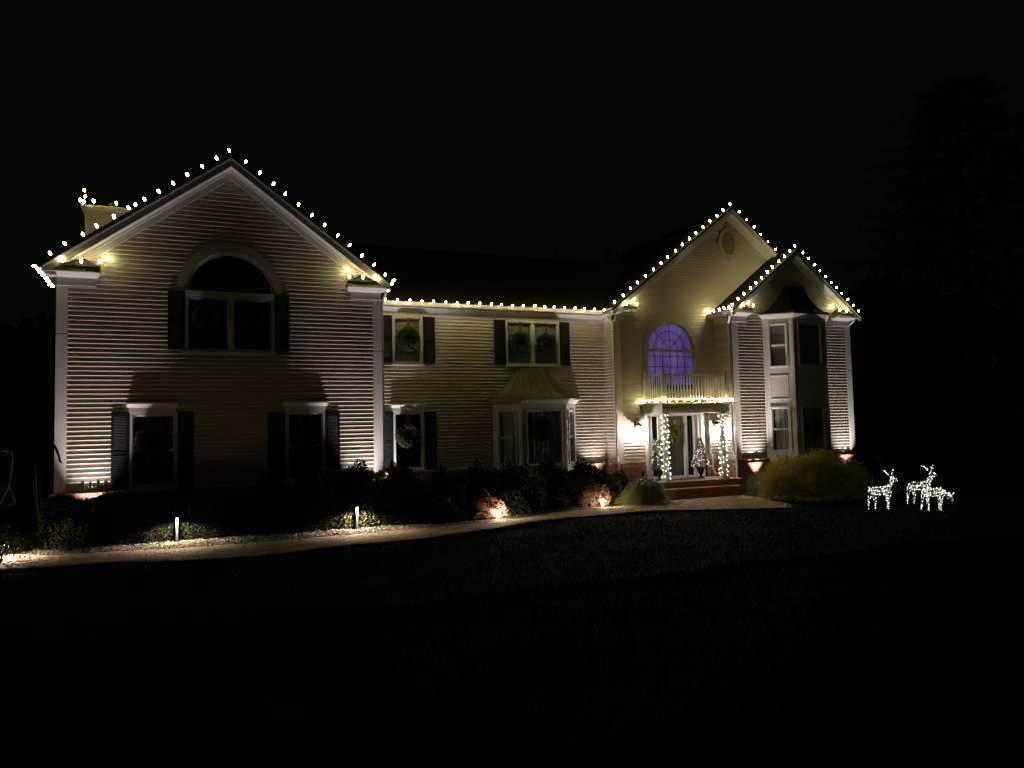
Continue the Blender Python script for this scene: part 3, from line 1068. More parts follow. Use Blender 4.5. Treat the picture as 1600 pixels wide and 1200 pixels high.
# ---- bays
def bay(xa, xb, Pw, d, zbot, ztop, zroof, x_rt0, x_rt1, rmat, fronts, overh=.17, flare=True, seams=3, base_panel=True):
    """canted bay; fronts: list per facet of (list of windows (f0,f1,z0,z1,kwargs), list of panels)"""
    Y = Pw.o[1]
    pts = [(xa, Y), (xa + d, Y - d), (xb - d, Y - d), (xb, Y)]
    bayp = None
    facets = []
    for i in range(3):
        (x0, y0), (x1, y1) = pts[i], pts[i + 1]
        L = math.hypot(x1 - x0, y1 - y0)
        P = Pl(x0, y0, x1 - x0, y1 - y0)
        facets.append((P, L))
    body = MB()
    for (P, L), (wins, panels) in zip(facets, fronts):
        # wall panel with holes: stack horizontal bands
        zs_ = [zbot]
        for (f0, f1, c0, c1, kw) in sorted(wins, key=lambda w_: w_[2]):
            body.pbox(P, 0, L, -.06, 0, zs_[-1], c0)
            body.pbox(P, 0, f0, -.06, 0, c0, c1)
            body.pbox(P, f1, L, -.06, 0, c0, c1)
            zs_.append(c1)
        body.pbox(P, 0, L, -.06, 0, zs_[-1], ztop)
        # edge boards
        body.pbox(P, .002, .07, 0, .018, zbot, ztop - .24)
        body.pbox(P, L - .07, L - .002, 0, .018, zbot, ztop - .24)
        for (f0, f1, c0, c1) in panels:
            t = .025
            body.pbox(P, f0, f0 + t, 0, .016, c0, c1); body.pbox(P, f1 - t, f1, 0, .016, c0, c1)
            body.pbox(P, f0 + t, f1 - t, 0, .016, c0, c0 + t); body.pbox(P, f0 + t, f1 - t, 0, .016, c1 - t, c1)
    bayo = body.build("bay_window", TRIM, house)
    for (P, L), (wins, panels) in zip(facets, fronts):
        for (f0, f1, c0, c1, kw) in wins:
            window(P, f0, f1, c0, c1, trim=.05, sill=False, **kw)
    # cornice: frieze + crown following the facets, mitred rings
    def off(e):
        # offset polyline outward by e
        k = e * math.tan(math.radians(22.5))
        return [(xa - e * 1.4142, Y), (xa + d - k, Y - d - e), (xb - d + k, Y - d - e), (xb + e * 1.4142, Y)]
    cr = MB()
    def band(e0, z0, e1, z1):
        A = [(*p, z0) for p in off(e0)]
        B = [(*p, z1) for p in off(e1)]
        cr.prism(A, B)
    band(.02, ztop - .24, .02, ztop - .10)
    band(.035, ztop - .099, .05, ztop - .075)
    band(.06, ztop - .074, overh * .8, ztop + .03)
    band(overh, ztop + .031, overh, ztop + .075)
    cr.build("bay_cornice", TRIM, house)
    # flared roof
    n = 10
    oe = off(overh + .03)
    rt = [(x_rt0, Y - .03), (x_rt0 + .16, Y - .10), (x_rt1 - .16, Y - .10), (x_rt1, Y - .03)]
    rings = []
    for i in range(n + 1):
        t = i / n
        z = ztop + .077 + (zroof - ztop - .077) * t
        s_ = t ** .55 if flare else t       # horizontal progress: quick at first, steep at the top
        rings.append([(oe[k][0] * (1 - s_) + rt[k][0] * s_, oe[k][1] * (1 - s_) + rt[k][1] * s_, z) for k in range(4)])
    rb = MB()
    for i in range(n):
        for k in range(3):
            rb.add([rings[i][k], rings[i][k + 1], rings[i + 1][k + 1], rings[i + 1][k]], [(0, 1, 2, 3)])
    rb.add(rings[-1], [(0, 1, 2, 3)])
    rb.add(rings[0], [(3, 2, 1, 0)])
    ro = rb.build("bay_roof", rmat, house)
    # standing seams
    for k in range(3):
        ns = seams if k == 1 else 1
        fr = [j / (ns + 1) for j in range(0, ns + 2)] if k == 1 else [.5]
        for f in fr:
            pts_ = []
            for R_ in rings:
                a_, c_ = Vector(R_[k]), Vector(R_[k + 1])
                pts_.append(a_.lerp(c_, f) + Vector((0, 0, .008)))
            s_ = MB(); s_.tube(pts_, .014, 5); s_.build("roof_seam", rmat, ro)
    return facets, bayo

Lf = .73 * math.sqrt(2)
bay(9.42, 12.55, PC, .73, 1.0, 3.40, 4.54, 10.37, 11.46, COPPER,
    [([(.17, Lf - .16, 1.24, 3.10, dict(blind=False, curtain=True))], []),
     ([(.16, 1.51, 1.22, 3.12, dict(blind=False, curtain=True, muntin=False, hung=False))], []),  # pale curtain added behind the dark pane to stand in for its grey reflection
     ([(.18, Lf - .16, 1.24, 3.10, dict(blind=False, curtain=True))], [])], overh=.16)
b = MB(); b.face_poly(PC, [(9.5, .98), (12.5, .98), (12.5, 1.02), (9.5, 1.02)], -.2, .6); b.build("bay_floor", ROOM, house)
room(PC, 9.6, 12.4, 1.2, 3.1, 1.5)
Lg = .75 * math.sqrt(2)
D3 = .75
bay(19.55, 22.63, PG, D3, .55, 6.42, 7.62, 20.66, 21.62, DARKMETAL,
    [([(.20, Lg - .20, 4.53, 6.14, dict(blind=True, curtain=False, muntin=False)), (.17, Lg - .20, 1.42, 3.07, dict(blind=False, curtain=True))], [(.20, Lg - .22, 3.34, 4.22)]),
     ([(.22, 1.36, 4.53, 6.14, dict(blind=True, muntin=False, hung=False)), (.24, 1.36, 1.42, 3.07, dict(blind=False, curtain=True, muntin=False, hung=False))], []),
     ([(.20, Lg - .20, 4.53, 6.14, dict(blind=False, muntin=False)), (.20, Lg - .20, 1.42, 3.07, dict(blind=False, curtain=True))], [(.20, Lg - .20, 3.34, 4.22)])],
    overh=.15, seams=2)
room(PG, 19.8, 22.4, 1.3, 3.2, 1.2); room(PG, 19.8, 22.4, 4.5, 6.1, 1.2)

# ---- porch
PX0, PX1, PD = 14.80, 17.64, 1.30
YF = YP - PD
b = MB()
b.box(PX0, PX1, YF, YP, 2.93, 3.16)
b.box(PX0 - .05, PX1 + .05, YF - .05, YP, 3.161, 3.20)
b.box(PX0 + .03, PX1 - .03, YF + .03, YP, 2.90, 2.929)
porch = b.build("porch_roof", TRIM, house)
b = MB(); b.box(PX0 - .08, PX1 + .30, YF - .08, YP - .01, 3.201, 3.235)
b.build("deck_edge", CASING, porch)
# balcony rail
rail = MB(); rail.box(PX0 + .02, PX1 - .02, YF + .02, YP - .02, 3.236, 3.25)
rl_o = rail.build("balcony_railing", CASING, house)
RX0, RX1, RY = PX0 + .10, PX1 - .12, YF + .06
for (x, y) in ((RX0, RY), (RX1, RY), (RX0, YP - .08), (RX1, YP - .08)):
    rail = MB()
    rail.box(x - .055, x + .055, y - .055, y + .055, 3.251, 4.30)
    rail.box(x - .07, x + .07, y - .07, y + .07, 4.301, 4.33)
    rail.lathe(x, y, [(.02, 4.331), (.045, 4.37), (.05, 4.40), (.03, 4.44), (.005, 4.46)], 8)
    rail.build("post", TRIM, rl_o)
for (p, q) in (((RX0 + .057, RY), (RX1 - .057, RY)), ((RX0, RY + .057), (RX0, YP - .137)), ((RX1, RY + .057), (RX1, YP - .137))):
    for (w2, c0, c1) in ((.04, 4.19, 4.25), (.035, 3.34, 3.40)):
        g = MB()
        if p[1] == q[1]:
            g.box(p[0], q[0], p[1] - w2, p[1] + w2, c0, c1)
            ln = q[0] - p[0]
        else:
            g.box(p[0] - w2, p[0] + w2, p[1], q[1], c0, c1)
            ln = q[1] - p[1]
        g.build("rail", TRIM, rl_o)
    nb_ = int(ln / .125)
    for k in range(nb_):
        f = (k + .5) / nb_
        x, y = p[0] + (q[0] - p[0]) * f, p[1] + (q[1] - p[1]) * f
        g = MB()
        g.lathe(x, y, [(.025, 3.401), (.025, 3.46), (.017, 3.50), (.027, 3.72), (.017, 3.95), (.023, 4.10), (.025, 4.189)], 8)
        g.build("baluster", TRIM, rl_o, smooth=True)
# columns
for cx in (14.99, 17.42):
    g = MB()
    cyy = YF + .16
    g.lathe(cx, cyy, [(.125, .62), (.125, .66), (.105, .69), (.10, .72), (.088, 1.6), (.078, 2.78), (.095, 2.80), (.095, 2.84)], 20)
    g.box(cx - .14, cx + .14, cyy - .14, cyy + .14, .561, .619)
    g.box(cx - .12, cx + .12, cyy - .12, cyy + .12, 2.841, 2.899)
    g.build("column", TRIM, house, smooth=False)
# porch floor and steps (brick, with rowlock nosings)
stp = MB(); stp.box(14.55, 17.95, YF - .1, YP, -.05, .47); stp.box(14.40, 17.60, 0.02, YF - .1, -.05, .24)
steps = stp.build("porch_steps", MORTAR, house)
sl = MB(); sl.box(14.53, 17.97, YF - .13, YP - .01, .50, .56); sl.build("porch_slab", STEPSTONE, steps)
PS1, PS2 = Pl(0, YF - .1), Pl(0, 0.02)
bricks(PS1, 14.57, 17.93, .30, .50, o=.012, each=True, parent=steps)
bricks(PS2, 14.40, 17.60, 0.02, .25, o=.012, each=True, parent=steps)
bricks(Pl(17.6, .02, 0, 1), 0, .43, .02, .25, o=.012, each=True, parent=steps)
tr_ = MB()
x = 14.38
while x < 17.60:
    tr_.box(x, x + .058, -.02 + random.uniform(-.004, .004), .22, .255, .355 + random.uniform(-.002, .002))
    tr_.box(x, x + .058, .226, .445, .255, .353 + random.uniform(-.002, .002))
    x += .066
tr_.build("rowlock_tread", BRICK, steps, kind="stuff")
dm = MB(); dm.box(15.55, 16.85, YP - .75, YP - .12, .562, .575)
tag(dm.build("doormat", MAT_COIR), "tan coir doormat lying on the porch before the front door", "doormat")

# ---- front door with sidelights
b = MB()
zt = 2.90
for (a0_, a1_) in ((14.92, 15.20), (15.45, 15.70), (16.60, 16.72), (16.97, 17.10), (17.10, 17.48)):
    b.pbox(PP, a0_, a1_ - .004, -.1, .05, .56, 2.80)
b.pbox(PP, 14.92, 17.476, -.1, .052, 2.802, 2.90)
for a0_ in (14.97, 17.16, 17.31):
    b.pbox(PP, a0_, a0_ + .08, .051, .075, .62, 2.78)
b.pbox(PP, 15.16, 17.04, -.1, .06, .561, .64)
ent = b.build("door_surround", TRIM, house)
for (a0_, a1_, lo) in ((15.20, 15.446, .9), (16.716, 16.97, .64)):
    g = MB()
    g.pbox(PP, a0_ + .012, a0_ + .03, -.05, .0, lo, 2.80); g.pbox(PP, a1_ - .03, a1_ - .012, -.05, .0, lo, 2.80)
    sdl = g.build("sidelight", IRON, house)
    g = MB(); g.pbox(PP, a0_ + .03, a1_ - .03, -.03, -.025, .64, 2.80); g.build("pane", GLASS, sdl)
    g = MB()
    c = (a0_ + a1_) / 2
    for s_ in (-.07, .07):
        g.pbox(PP, c + s_ - .004, c + s_ + .004, -.046, -.038, 1.2, 2.68)
    for z in (1.2, 2.68):
        g.pbox(PP, c - .074, c + .074, -.046, -.038, z - .004, z + .004)
    for k in range(9):
        z = 1.3 + k * .15
        pts = [PP.p(c + .05 * math.cos(t_ / 8 * 2 * math.pi), -.042, z + .06 * math.sin(t_ / 8 * 2 * math.pi)) for t_ in range(9)]
        g.tube(pts, .004, 4)
    g.build("leaded_pattern", TRIM, sdl)
    g = MB(); g.pbox(PP, a0_ + .05, a1_ - .05, -.20, -.19, 1.75 if a0_ < 16 else 1.3, 2.62); g.build("glowing_curtain", PURPLE, sdl)  # self-glowing sheet standing in for purple light in the hall
    g = MB(); g.pbox(PP, a0_ - .05, a1_ + .05, -.30, -.28, .5, 2.9); g.build("hall_backing", ROOM, sdl)
g = MB(); g.pbox(PP, 15.70, 16.596, -.09, -.045, .64, 2.80)
for (c0, c1) in ((.75, 1.45), (1.58, 2.65)):
    for (a0_, a1_) in ((15.80, 16.10), (16.20, 16.50)):
        g.pbox(PP, a0_, a1_, -.045, -.036, c0, c1)
        g.pbox(PP, a0_ + .03, a1_ - .03, -.036, -.026, c0 + .03, c1 - .03)
door = g.build("front_door", DOORPAINT, house)
g = MB(); c = PP.p(15.78, 0, 1.58); g.tube([(c[0], c[1] + .045, 1.58), (c[0], c[1] - .01, 1.58)], [.012, .02], 8); g.tube([(c[0], c[1] - .01, 1.58), (c[0] + .0, c[1] - .012, 1.44)], .012, 6); g.build("door_handle", BRONZE, door)

# ---- downspouts
def downspout(pts, r=.042, label=None):
    g = MB(); g.tube(pts, r, 8)
    return g.build("downspout", TRIM, house)
downspout([(13.62, YC - .38, 6.50), (13.62, YC - .38, 6.42), (GL - .08, YP - .02, 6.12), (GL - .08, YP - .02, 6.0), (GL - .08, YP - .02, 1.45), (GL - .12, YP - .14, 1.25), (GL - .12, YP - .17, 1.1), (GL - .12, YP - .17, .12), (GL - .12, YP - .30, .05)])
downspout([(G3L - .26, YG - .20, 6.46), (G3L - .26, YG - .20, 6.38), (G3L - .10, YG + .06, 6.14), (G3L - .10, YG + .06, 6.0), (G3L - .10, YG + .06, 1.5), (G3L - .14, YG - .12, 1.28), (G3L - .14, YG - .15, 1.15), (G3L - .14, YG - .15, .1)])
downspout([(17.70, YP - .07, 3.15), (17.70, YP - .07, 1.5), (17.74, YP - .16, 1.3), (17.74, YP - .17, .85), (17.78, YP - .22, .68), (17.9, YP - .35, .62)])
downspout([(G3R + .10, YG - .20, 6.5), (G3R + .10, YG - .2, 6.42), (G3R + .06, YG + .1, 6.2), (G3R + .08, YG + .14, 6.0), (G3R + .08, YG + .14, .2)], .04)
downspout([(5.12, -.12, 6.45), (5.12, -.10, 6.38), (5.06, .10, 6.15), (5.06, .10, 6.0), (5.06, .10, .2)], .035)

# ---- chimney
CX0, CX1, CY0, CY1 = -2.55, -1.45, 2.0, 2.75
g = MB(); g.box(CX0, CX1, CY0, CY1, 6.3, 8.62); g.box(CX0 - .02, CX0 + .12, CY0 - .02, CY0 + .05, 6.5, 8.6); 
ch = g.build("chimney", SIDING, house)
g = MB(); g.box(CX0 - .08, CX1 + .08, CY0 - .08, CY1 + .08, 8.621, 8.70); g.box(CX0 - .12, CX1 + .12, CY0 - .12, CY1 + .12, 8.701, 8.76); g.build("chimney_cap", TRIM, ch)
g = MB(); g.lathe(-1.9, 2.4, [(.10, 8.76), (.10, 8.90), (.14, 8.92), (.14, 8.96)], 12); g.build("flue", IRON, ch)
# ---- small bracket on the left corner
g = MB(); g.tube([(WL - .04, .15, 2.46), (WL - .10, .02, 2.44), (WL - .06, -.10, 2.40), (WL + .03, -.16, 2.26), (WL + .09, -.18, 2.08), (WL + .11, -.18, 1.96), (WL + .15, -.19, 1.93)], [.03, .035, .035, .03, .026, .026, .02], 8)
tag(g.build("hose_hook", BRONZE), "small curved brown hook sticking out at the house's far left corner", "hook")

# ------------------------------------------------------------------ furniture glimpsed inside the ground floor window
g = MB(); g.box(5.95, 6.35, YC + .55, YC + .95, 1.0, 1.75); g.box(5.98, 6.12, YC + .50, YC + 1.0, 1.75, 2.05)
tag(g.build("armchair", TEAL), "teal armchair seen inside the ground floor window right of the left wing", "armchair")

# ------------------------------------------------------------------ wreaths
def quads(centers, dirs, length, width, rng=RNG, up=None, two=False):
    """leaf-like quads: pointed diamonds. centers (n,3) base points, dirs (n,3) unit"""
    n = len(centers)
    r = rng.normal(size=(n, 3))
    side = np.cross(dirs, r)
    side /= np.linalg.norm(side, axis=1)[:, None] + 1e-9
    length = np.broadcast_to(np.asarray(length), (n,))[:, None]
    width = np.broadcast_to(np.asarray(width), (n,))[:, None]
    a = centers
    m = centers + dirs * length * .5
    t = centers + dirs * length
    V_ = np.stack([a, m + side * width * .5, t, m - side * width * .5], 1).reshape(-1, 3)
    F_ = np.arange(4 * n).reshape(n, 4)
    return V_, F_

def unit(v):
    return v / (np.linalg.norm(v, axis=-1, keepdims=True) + 1e-9)

def wreath_mesh():
    n = 3600
    th = RNG.uniform(0, 2 * np.pi, n)
    rad = np.stack([np.cos(th), np.zeros(n), np.sin(th)], 1)
    tan = np.stack([-np.sin(th), np.zeros(n), np.cos(th)], 1)
    ph = RNG.uniform(0, 2 * np.pi, n)
    out = rad * np.cos(ph)[:, None] + np.array([0, -1, 0]) * np.sin(ph)[:, None]
    R0, R1 = .62, .27
    c = rad * R0 + out * (R1 * RNG.uniform(.1, 1, n))[:, None]
    d = unit(out * .8 + tan * .6 + RNG.normal(size=(n, 3)) * .35)
    return quads(c, d, RNG.uniform(.10, .26, n), RNG.uniform(.04, .09, n))
WV, WF = wreath_mesh()
wme = None
def wreath(P, a, z, r, label, ribbon=None, out=.09, group="green wreaths hung on the house windows"):
    """r outer radius; ribbon: z of its upper end"""
    global wme
    t = thing("wreath", P.p(a, out, z), label, "wreath", group)
    ang = math.atan2(P.d[1], P.d[0])
    t.rotation_euler = (0, 0, ang)
    if wme is None:
        o_ = raw_object("greenery", WV, WF, WREATHG)
        wme = o_.data
        o_.parent = t
        g_ = o_
    else:
        g_ = linked("greenery", wme, (0, 0, 0), t)
    g_.scale = (r, r * .8, r)
    g_.rotation_euler = (0, random.uniform(0, 6), 0)
    rg = MB()
    rg.tube([(math.cos(k / 16 * 2 * math.pi) * .68 * r, 0, math.sin(k / 16 * 2 * math.pi) * .68 * r) for k in range(17)], .02, 5)
    rg.v = [v for v in rg.v]
    me = bpy.data.meshes.new("hoop"); me.from_pydata(rg.v, [], rg.f); me.materials.append(BARK)
    linked("hoop", me, (0, 0, 0), t)
    if ribbon:
        bow = 2.4 < z < 3
        h = ribbon - z
        rb = MB()
        rb.box(-.035, .035, -.02, -.016, r * .65, h)
        for s_ in ((-1, 1) if bow else ()):
            rb.add([(0, -.05, r * .75), (s_ * .12, -.07, r * .75 + .07), (s_ * .13, -.05, r * .75 - .04)], [(0, 1, 2)])
            rb.add([(0, -.06, r * .72), (s_ * .03, -.07, r * .72 - .16), (s_ * .08, -.06, r * .72 - .15)], [(0, 1, 2)])
        me = bpy.data.meshes.new("ribbon"); me.from_pydata(rb.v, [], rb.f); me.materials.append(RED)
        linked("ribbon", me, (0, 0, 0), t)
    return t
wreath(PW, -.80, 2.38, .44, "green wreath on the far left ground floor window of the left wing")
wreath(PW, 2.86, 2.36, .37, "green wreath on the left wing's ground floor window nearer the downspout")
wreath(PW, .44, 5.53, .38, "dark wreath on the left pane below the large left arch")
wreath(PW, 1.53, 5.56, .38, "dark wreath on the right pane below the large left arch")
wreath(PC, 6.50, 5.43, .42, "green wreath with red ribbon on the single upper middle window", ribbon=6.13)
wreath(PC, 10.45, 5.42, .38, "green wreath with red ribbon on the left half of the double window", ribbon=6.13)
wreath(PC, 11.46, 5.42, .38, "green wreath with red ribbon on the right half of the double window", ribbon=6.13)
wreath(PC, 6.44, 2.33, .42, "green wreath on the ground floor window beside the wing, teal chair inside", ribbon=3.03)
wreath(Pl(0, YC - .73), 10.92, 2.45, .44, "round dark wreath with red bow on the middle bay window", ribbon=3.10)
wreath(Pl(0, YG - .75), 21.05, 2.25, .36, "dark wreath in shade on the ground floor window of the right bay", ribbon=3.05)

# door spray
t = thing("door_spray", (16.12, YP - .06, 2.25), "pale green leafy swag with red bow hanging on the front door", "door swag")
n = 420
c = np.array([16.12, YP - .06, 2.33]) + RNG.normal(size=(n, 3)) * np.array([.07, .03, .07])
d = unit(np.stack([RNG.normal(0, .55, n), -np.abs(RNG.normal(0, .35, n)), -.75 + RNG.normal(0, .75, n)], 1))
V_, F_ = quads(c, d, RNG.uniform(.2, .52, n), RNG.uniform(.015, .035, n))
raw_object("greenery", V_, F_, LIRI, t)
g = MB()
for s_ in (-1, 1):
    g.add([(16.17, YP - .16, 2.42), (16.17 + s_ * .17, YP - .20, 2.54), (16.17 + s_ * .19, YP - .17, 2.38)], [(0, 1, 2)])
    g.add([(16.17, YP - .17, 2.42), (16.17 + s_ * .05, YP - .19, 2.12), (16.17 + s_ * .11, YP - .18, 2.16)], [(0, 1, 2)])
g.build("bow", RED, t)

# ------------------------------------------------------------------ light strings
def bulb_mesh(name, m, rx, rz, rings_=5, seg=8):
    g = MB()
    prof = [(rx * math.sin(math.pi * (i + .35) / (rings_ + .7)), -rz * math.cos(math.pi * (i + .35) / (rings_ + .7))) for i in range(rings_ + 1)]
    g.lathe(0, 0, prof, seg)
    me = bpy.data.meshes.new(name)
    me.from_pydata(g.v, [], g.f)
    me.materials.append(m)
    return me
BMS = [bulb_mesh("bulb", m_, .029, .049, 4, 6) for m_ in BULBS]
for m_ in (DEERBULB, FROST, SPOTLENS, PATHLAMP):
    m_.cycles.emission_sampling = 'NONE'
MM = bulb_mesh("mini_bulb", MINI, .019, .022, 3, 6)

def string(points, label, group="warm white bulb strings on the roof edges", direction=None, name="light_string", up=.045):
    """points: bulb positions (world) on the edge; bulbs stand off in `direction`"""
    t = thing(name, points[0], label, "string lights", group)
    base_ = Vector(points[0])
    w_ = MB()
    pl = []
    for i, p in enumerate(points):
        p = Vector(p)
        pl.append(p)
        if i < len(points) - 1:
            q = Vector(points[i + 1])
            pl.append((p + q) / 2 + Vector((0, 0, -.02)))
    w_.tube(pl, .006, 4)
    w_.build("wire", WIREM, t)
    D = Vector(direction or (0, 0, 1)).normalized()
    sk = MB()
    for p in points:
        p = Vector(p) + Vector((random.uniform(-.012, .012), random.uniform(-.01, .01), random.uniform(-.01, .01)))
        dd = (D + Vector((random.uniform(-.25, .25), random.uniform(-.25, .25), random.uniform(-.15, .15)))).normalized()
        sk.tube([p, p + dd * .035], .014, 6)
        c = p + dd * (.035 + .055)
        ob = linked("bulb", random.choice(BMS), c - base_, t, rot=dd.to_track_quat('Z', 'Y').to_euler())
    sk.build("sockets", WIREM, t, kind="stuff")
    return t
def lerp_pts(A, B, n, end=True):
    A, B = Vector(A), Vector(B)
    return [tuple(A.lerp(B, i / (n - 1 if end else n))) for i in range(n)]

zr1 = lambda x: ZPK1 - SLW * abs(x - 1.01)
yr = -.29
string(lerp_pts((-3.0, yr, zr1(-3.0) + .03), (1.01, yr, ZPK1 + .04), 13), "warm bulbs up the left slope of the large left gable", direction=(-.5, 0, 1))
string(lerp_pts((1.01 + .33, yr, zr1(1.34) + .03), (5.05, yr, zr1(5.05) + .03), 12), "warm bulbs down the right slope of the large left gable", direction=(.5, 0, 1))
string([(-3.24, -.36 + .37 * k, 6.57) for k in range(8)], "short run of bulbs on the gutter at the house's far left side", direction=(-1, 0, -.1))
string([(-2.80, -.37, 6.67), (-2.38, -.37, 6.67), (-1.98, -.37, 6.67), (-1.86, -.10, 6.83)], "four bulbs on the left eave return of the large left gable", direction=(0, -.4, 1))
string([(4.02, -.10, 6.90), (4.04, -.37, 6.67), (4.42, -.37, 6.67), (4.80, -.37, 6.67)], "four bulbs on the right eave return of the large left gable", direction=(0, -.4, 1))
string([(5.22, -.32, 6.70), (5.24, -.1, 6.66), (5.20, .25, 6.55)], "three bulbs around the gutter end right of the large left gable", direction=(1, 0, .2))
string(lerp_pts((5.66, YC - .47, 6.615), (13.55, YC - .47, 6.615), 21), "long row of bulbs on the middle gutter between the gables", direction=(0, -1, .12))
zr2 = lambda x: ZPK2 - SL2 * abs(x - XC2)
string(lerp_pts((13.72, YP - .27, zr2(13.72) + .03), (XC2, YP - .27, ZPK2 + .04), 17), "warm bulbs up the left slope of the tall porch gable", direction=(-.5, 0, 1))
string(lerp_pts((XC2 + .34, YP - .27, zr2(XC2 + .34) + .03), (21.35, YP - .27, zr2(21.35) + .03), 7), "warm bulbs down the right slope of the tall porch gable", direction=(.5, 0, 1))
string([(14.05, YP - .36, 6.67), (14.50, YP - .36, 6.67), (14.56, YP - .10, 6.86)], "three bulbs on the eave return left of the purple arched window", direction=(0, -.4, 1))
zr3 = lambda x: ZPK3 - SL3 * abs(x - XC3)
string(lerp_pts((18.02, YG - .28, zr3(18.02) + .03), (XC3, YG - .28, ZPK3 + .04), 12), "warm bulbs up the left slope of the small right gable", direction=(-.5, 0, 1))
string(lerp_pts((XC3 + .29, YG - .28, zr3(XC3 + .29) + .03), (24.12, YG - .28, zr3(24.12) + .03), 11), "warm bulbs down the right slope of the small right gable", direction=(.5, 0, 1))
string(lerp_pts((17.86, YP - .12, 6.58), (17.86, YG - .28, 6.58), 5), "five bulbs on the short side gutter between the two right gables", direction=(-.3, 0, 1))
string([(18.40, YG - .36, 6.67), (18.84, YG - .36, 6.67), (18.86, YG - .10, 6.86)], "three bulbs on the left eave return of the small right gable", direction=(0, -.4, 1))
string([(22.98, YG - .10, 6.86), (23.05, YG - .36, 6.67), (23.45, YG - .36, 6.67)], "three bulbs on the right eave return of the small right gable", direction=(0, -.4, 1))
string([(14.72, YP - .05 - .28 * k, 3.235) for k in range(5)] + [(15.0 + .32 * k, YF - .10, 3.235) for k in range(9)] + [(17.86, YF + .1, 3.235), (17.92, YP - .55, 3.235), (17.92, YP - .15, 3.235)],
       "bulbs along the edge of the porch roof below the balcony", direction=(0, -.3, 1))
string([(-2.66, 2.75, 8.80), (-2.67, 2.35, 8.80), (-2.67, 1.95, 8.78), (-2.35, 1.86, 8.78), (-1.80, 1.86, 8.78), (-1.36, 1.86, 8.78)], "bulbs around the chimney cap behind the left gable", direction=(0, -.1, 1))
string([(-2.62, 2.3, 8.86), (-2.64, 2.35, 9.02), (-2.62, 2.4, 9.20)], "three bulbs standing above the chimney's left side", direction=(0, -.1, 1))

# column wraps
def wrap(cx, label):
    cyy = YF + .16
    t = thing("column_lights", (cx, cyy, .56), label, "string lights", "mini light wraps on the porch columns")
    w_ = MB()
    pl = []
    turns, n = 12, 88
    for i in range(n * 3):
        f = i / (n * 3 - 1)
        th = f * turns * 2 * math.pi
        r = .135 - .03 * f + .016 * math.sin(i * 1.9)
        pl.append((cx + r * math.cos(th), cyy + r * math.sin(th), .66 + 2.2 * f + .01 * math.sin(i * 2.7)))
    w_.tube(pl, .007, 4)
    w_.build("wire", WIREM, t)
    for i in range(n):
        p = Vector(pl[min(len(pl) - 1, max(0, int((i + random.uniform(-.7, .7)) * len(pl) / n)))]) + Vector((0, 0, random.uniform(-.03, .03)))
        dd = Vector((p.x - cx, p.y - cyy, 0)).normalized() * .02
        linked("bulb", MM, p + dd - Vector((cx, cyy, .56)), t, rot=(random.uniform(0, 3), random.uniform(0, 3), 0))
    return t
wrap(14.99, "spiral of white mini lights around the left porch column")
wrap(17.42, "spiral of white mini lights around the right porch column")

# ------------------------------------------------------------------ wall lanterns
def lantern(x, label):
    Y = YP - .02
    t = thing("wall_lantern", (x, Y, 2.3), label, "lantern", "lanterns flanking the front door")
    g = MB()
    g.box(x - .06, x + .06, Y - .02, Y, 2.25, 2.62)
    g.tube([(x, Y - .02, 2.60), (x, Y - .10, 2.72), (x, Y - .19, 2.74), (x, Y - .22, 2.66)], .010, 6)
    g.tube([(x - .05, Y - .22, 2.58), (x - .04, Y - .22, 2.68), (x, Y - .22, 2.72), (x + .04, Y - .22, 2.68), (x + .05, Y - .22, 2.58)], .008, 6)
    g.build("bracket", BRONZE, t)
    g = MB(); g.lathe(x, Y - .22, [(.17, 2.48), (.17, 2.49), (.09, 2.54), (.05, 2.585), (.02, 2.60)], 12); g.build("cap", BRONZE, t)
    g = MB(); g.lathe(x, Y - .22, [(.035, 2.15), (.045, 2.17), (.035, 2.18)], 12)
    for k in range(4):
        an = math.pi / 4 + k * math.pi / 2
        g.tube([(x + .035 * math.cos(an), Y - .22 + .035 * math.sin(an), 2.17), (x + .11 * math.cos(an), Y - .22 + .11 * math.sin(an), 2.48)], .006, 4)
    g.build("cage", BRONZE, t)
    g = MB(); g.lathe(x, Y - .22, [(.012, 2.32), (.024, 2.34), (.024, 2.40), (.012, 2.43)], 10); g.build("lamp", LAMPCORE, t, smooth=True)
    light("lantern_light", 'POINT', (x, Y - .22, 2.285), 105, (1.0, 0.86, 0.74), t, size=.05)
lantern(14.50, "glowing bronze wall lantern left of the front door")
lantern(17.95, "glowing bronze wall lantern right of the front door, beside a column")

# ------------------------------------------------------------------ wall uplights
UPC = (1.0, 0.88, 0.86)
def uplight(x, y, label, e=900, tx=0.0, spot=54, tilt=.24, hidden=None):
    t = thing("ground_uplight", (x, y, 0), label, "uplight", "ground uplights washing the facade")
    g = MB(); g.lathe(x, y, [(.055, .0), (.06, .02), (.06, .10), (.052, .11)], 12); g.build("can", IRON, t)
    g = MB(); g.lathe(x, y, [(.046, .111), (.046, .116)], 12); g.build("lens", SPOTLENS, t)
    light("uplight_spot", 'SPOT', (x, y, .13), e, UPC, t, size=.02, target=(x + tx, y + tilt, 4.0), spot=spot, blend=1.0)
uplight(-2.15, -.47, "uplight at the left wing's far left corner", tx=.02)
uplight(4.45, -.47, "uplight at the left wing's right corner", tx=-.02)
uplight(5.62, YC - .47, "uplight in the recess right of the left wing", tx=.1, e=900)
uplight(13.25, YC - .47, "uplight in the recess left of the porch gable", tx=-.05, e=850)
uplight(18.85, YG - .47, "uplight between the porch and the right bay", tx=0, e=1300)
uplight(23.30, YG - .47, "uplight right of the right bay", tx=0, e=1100)

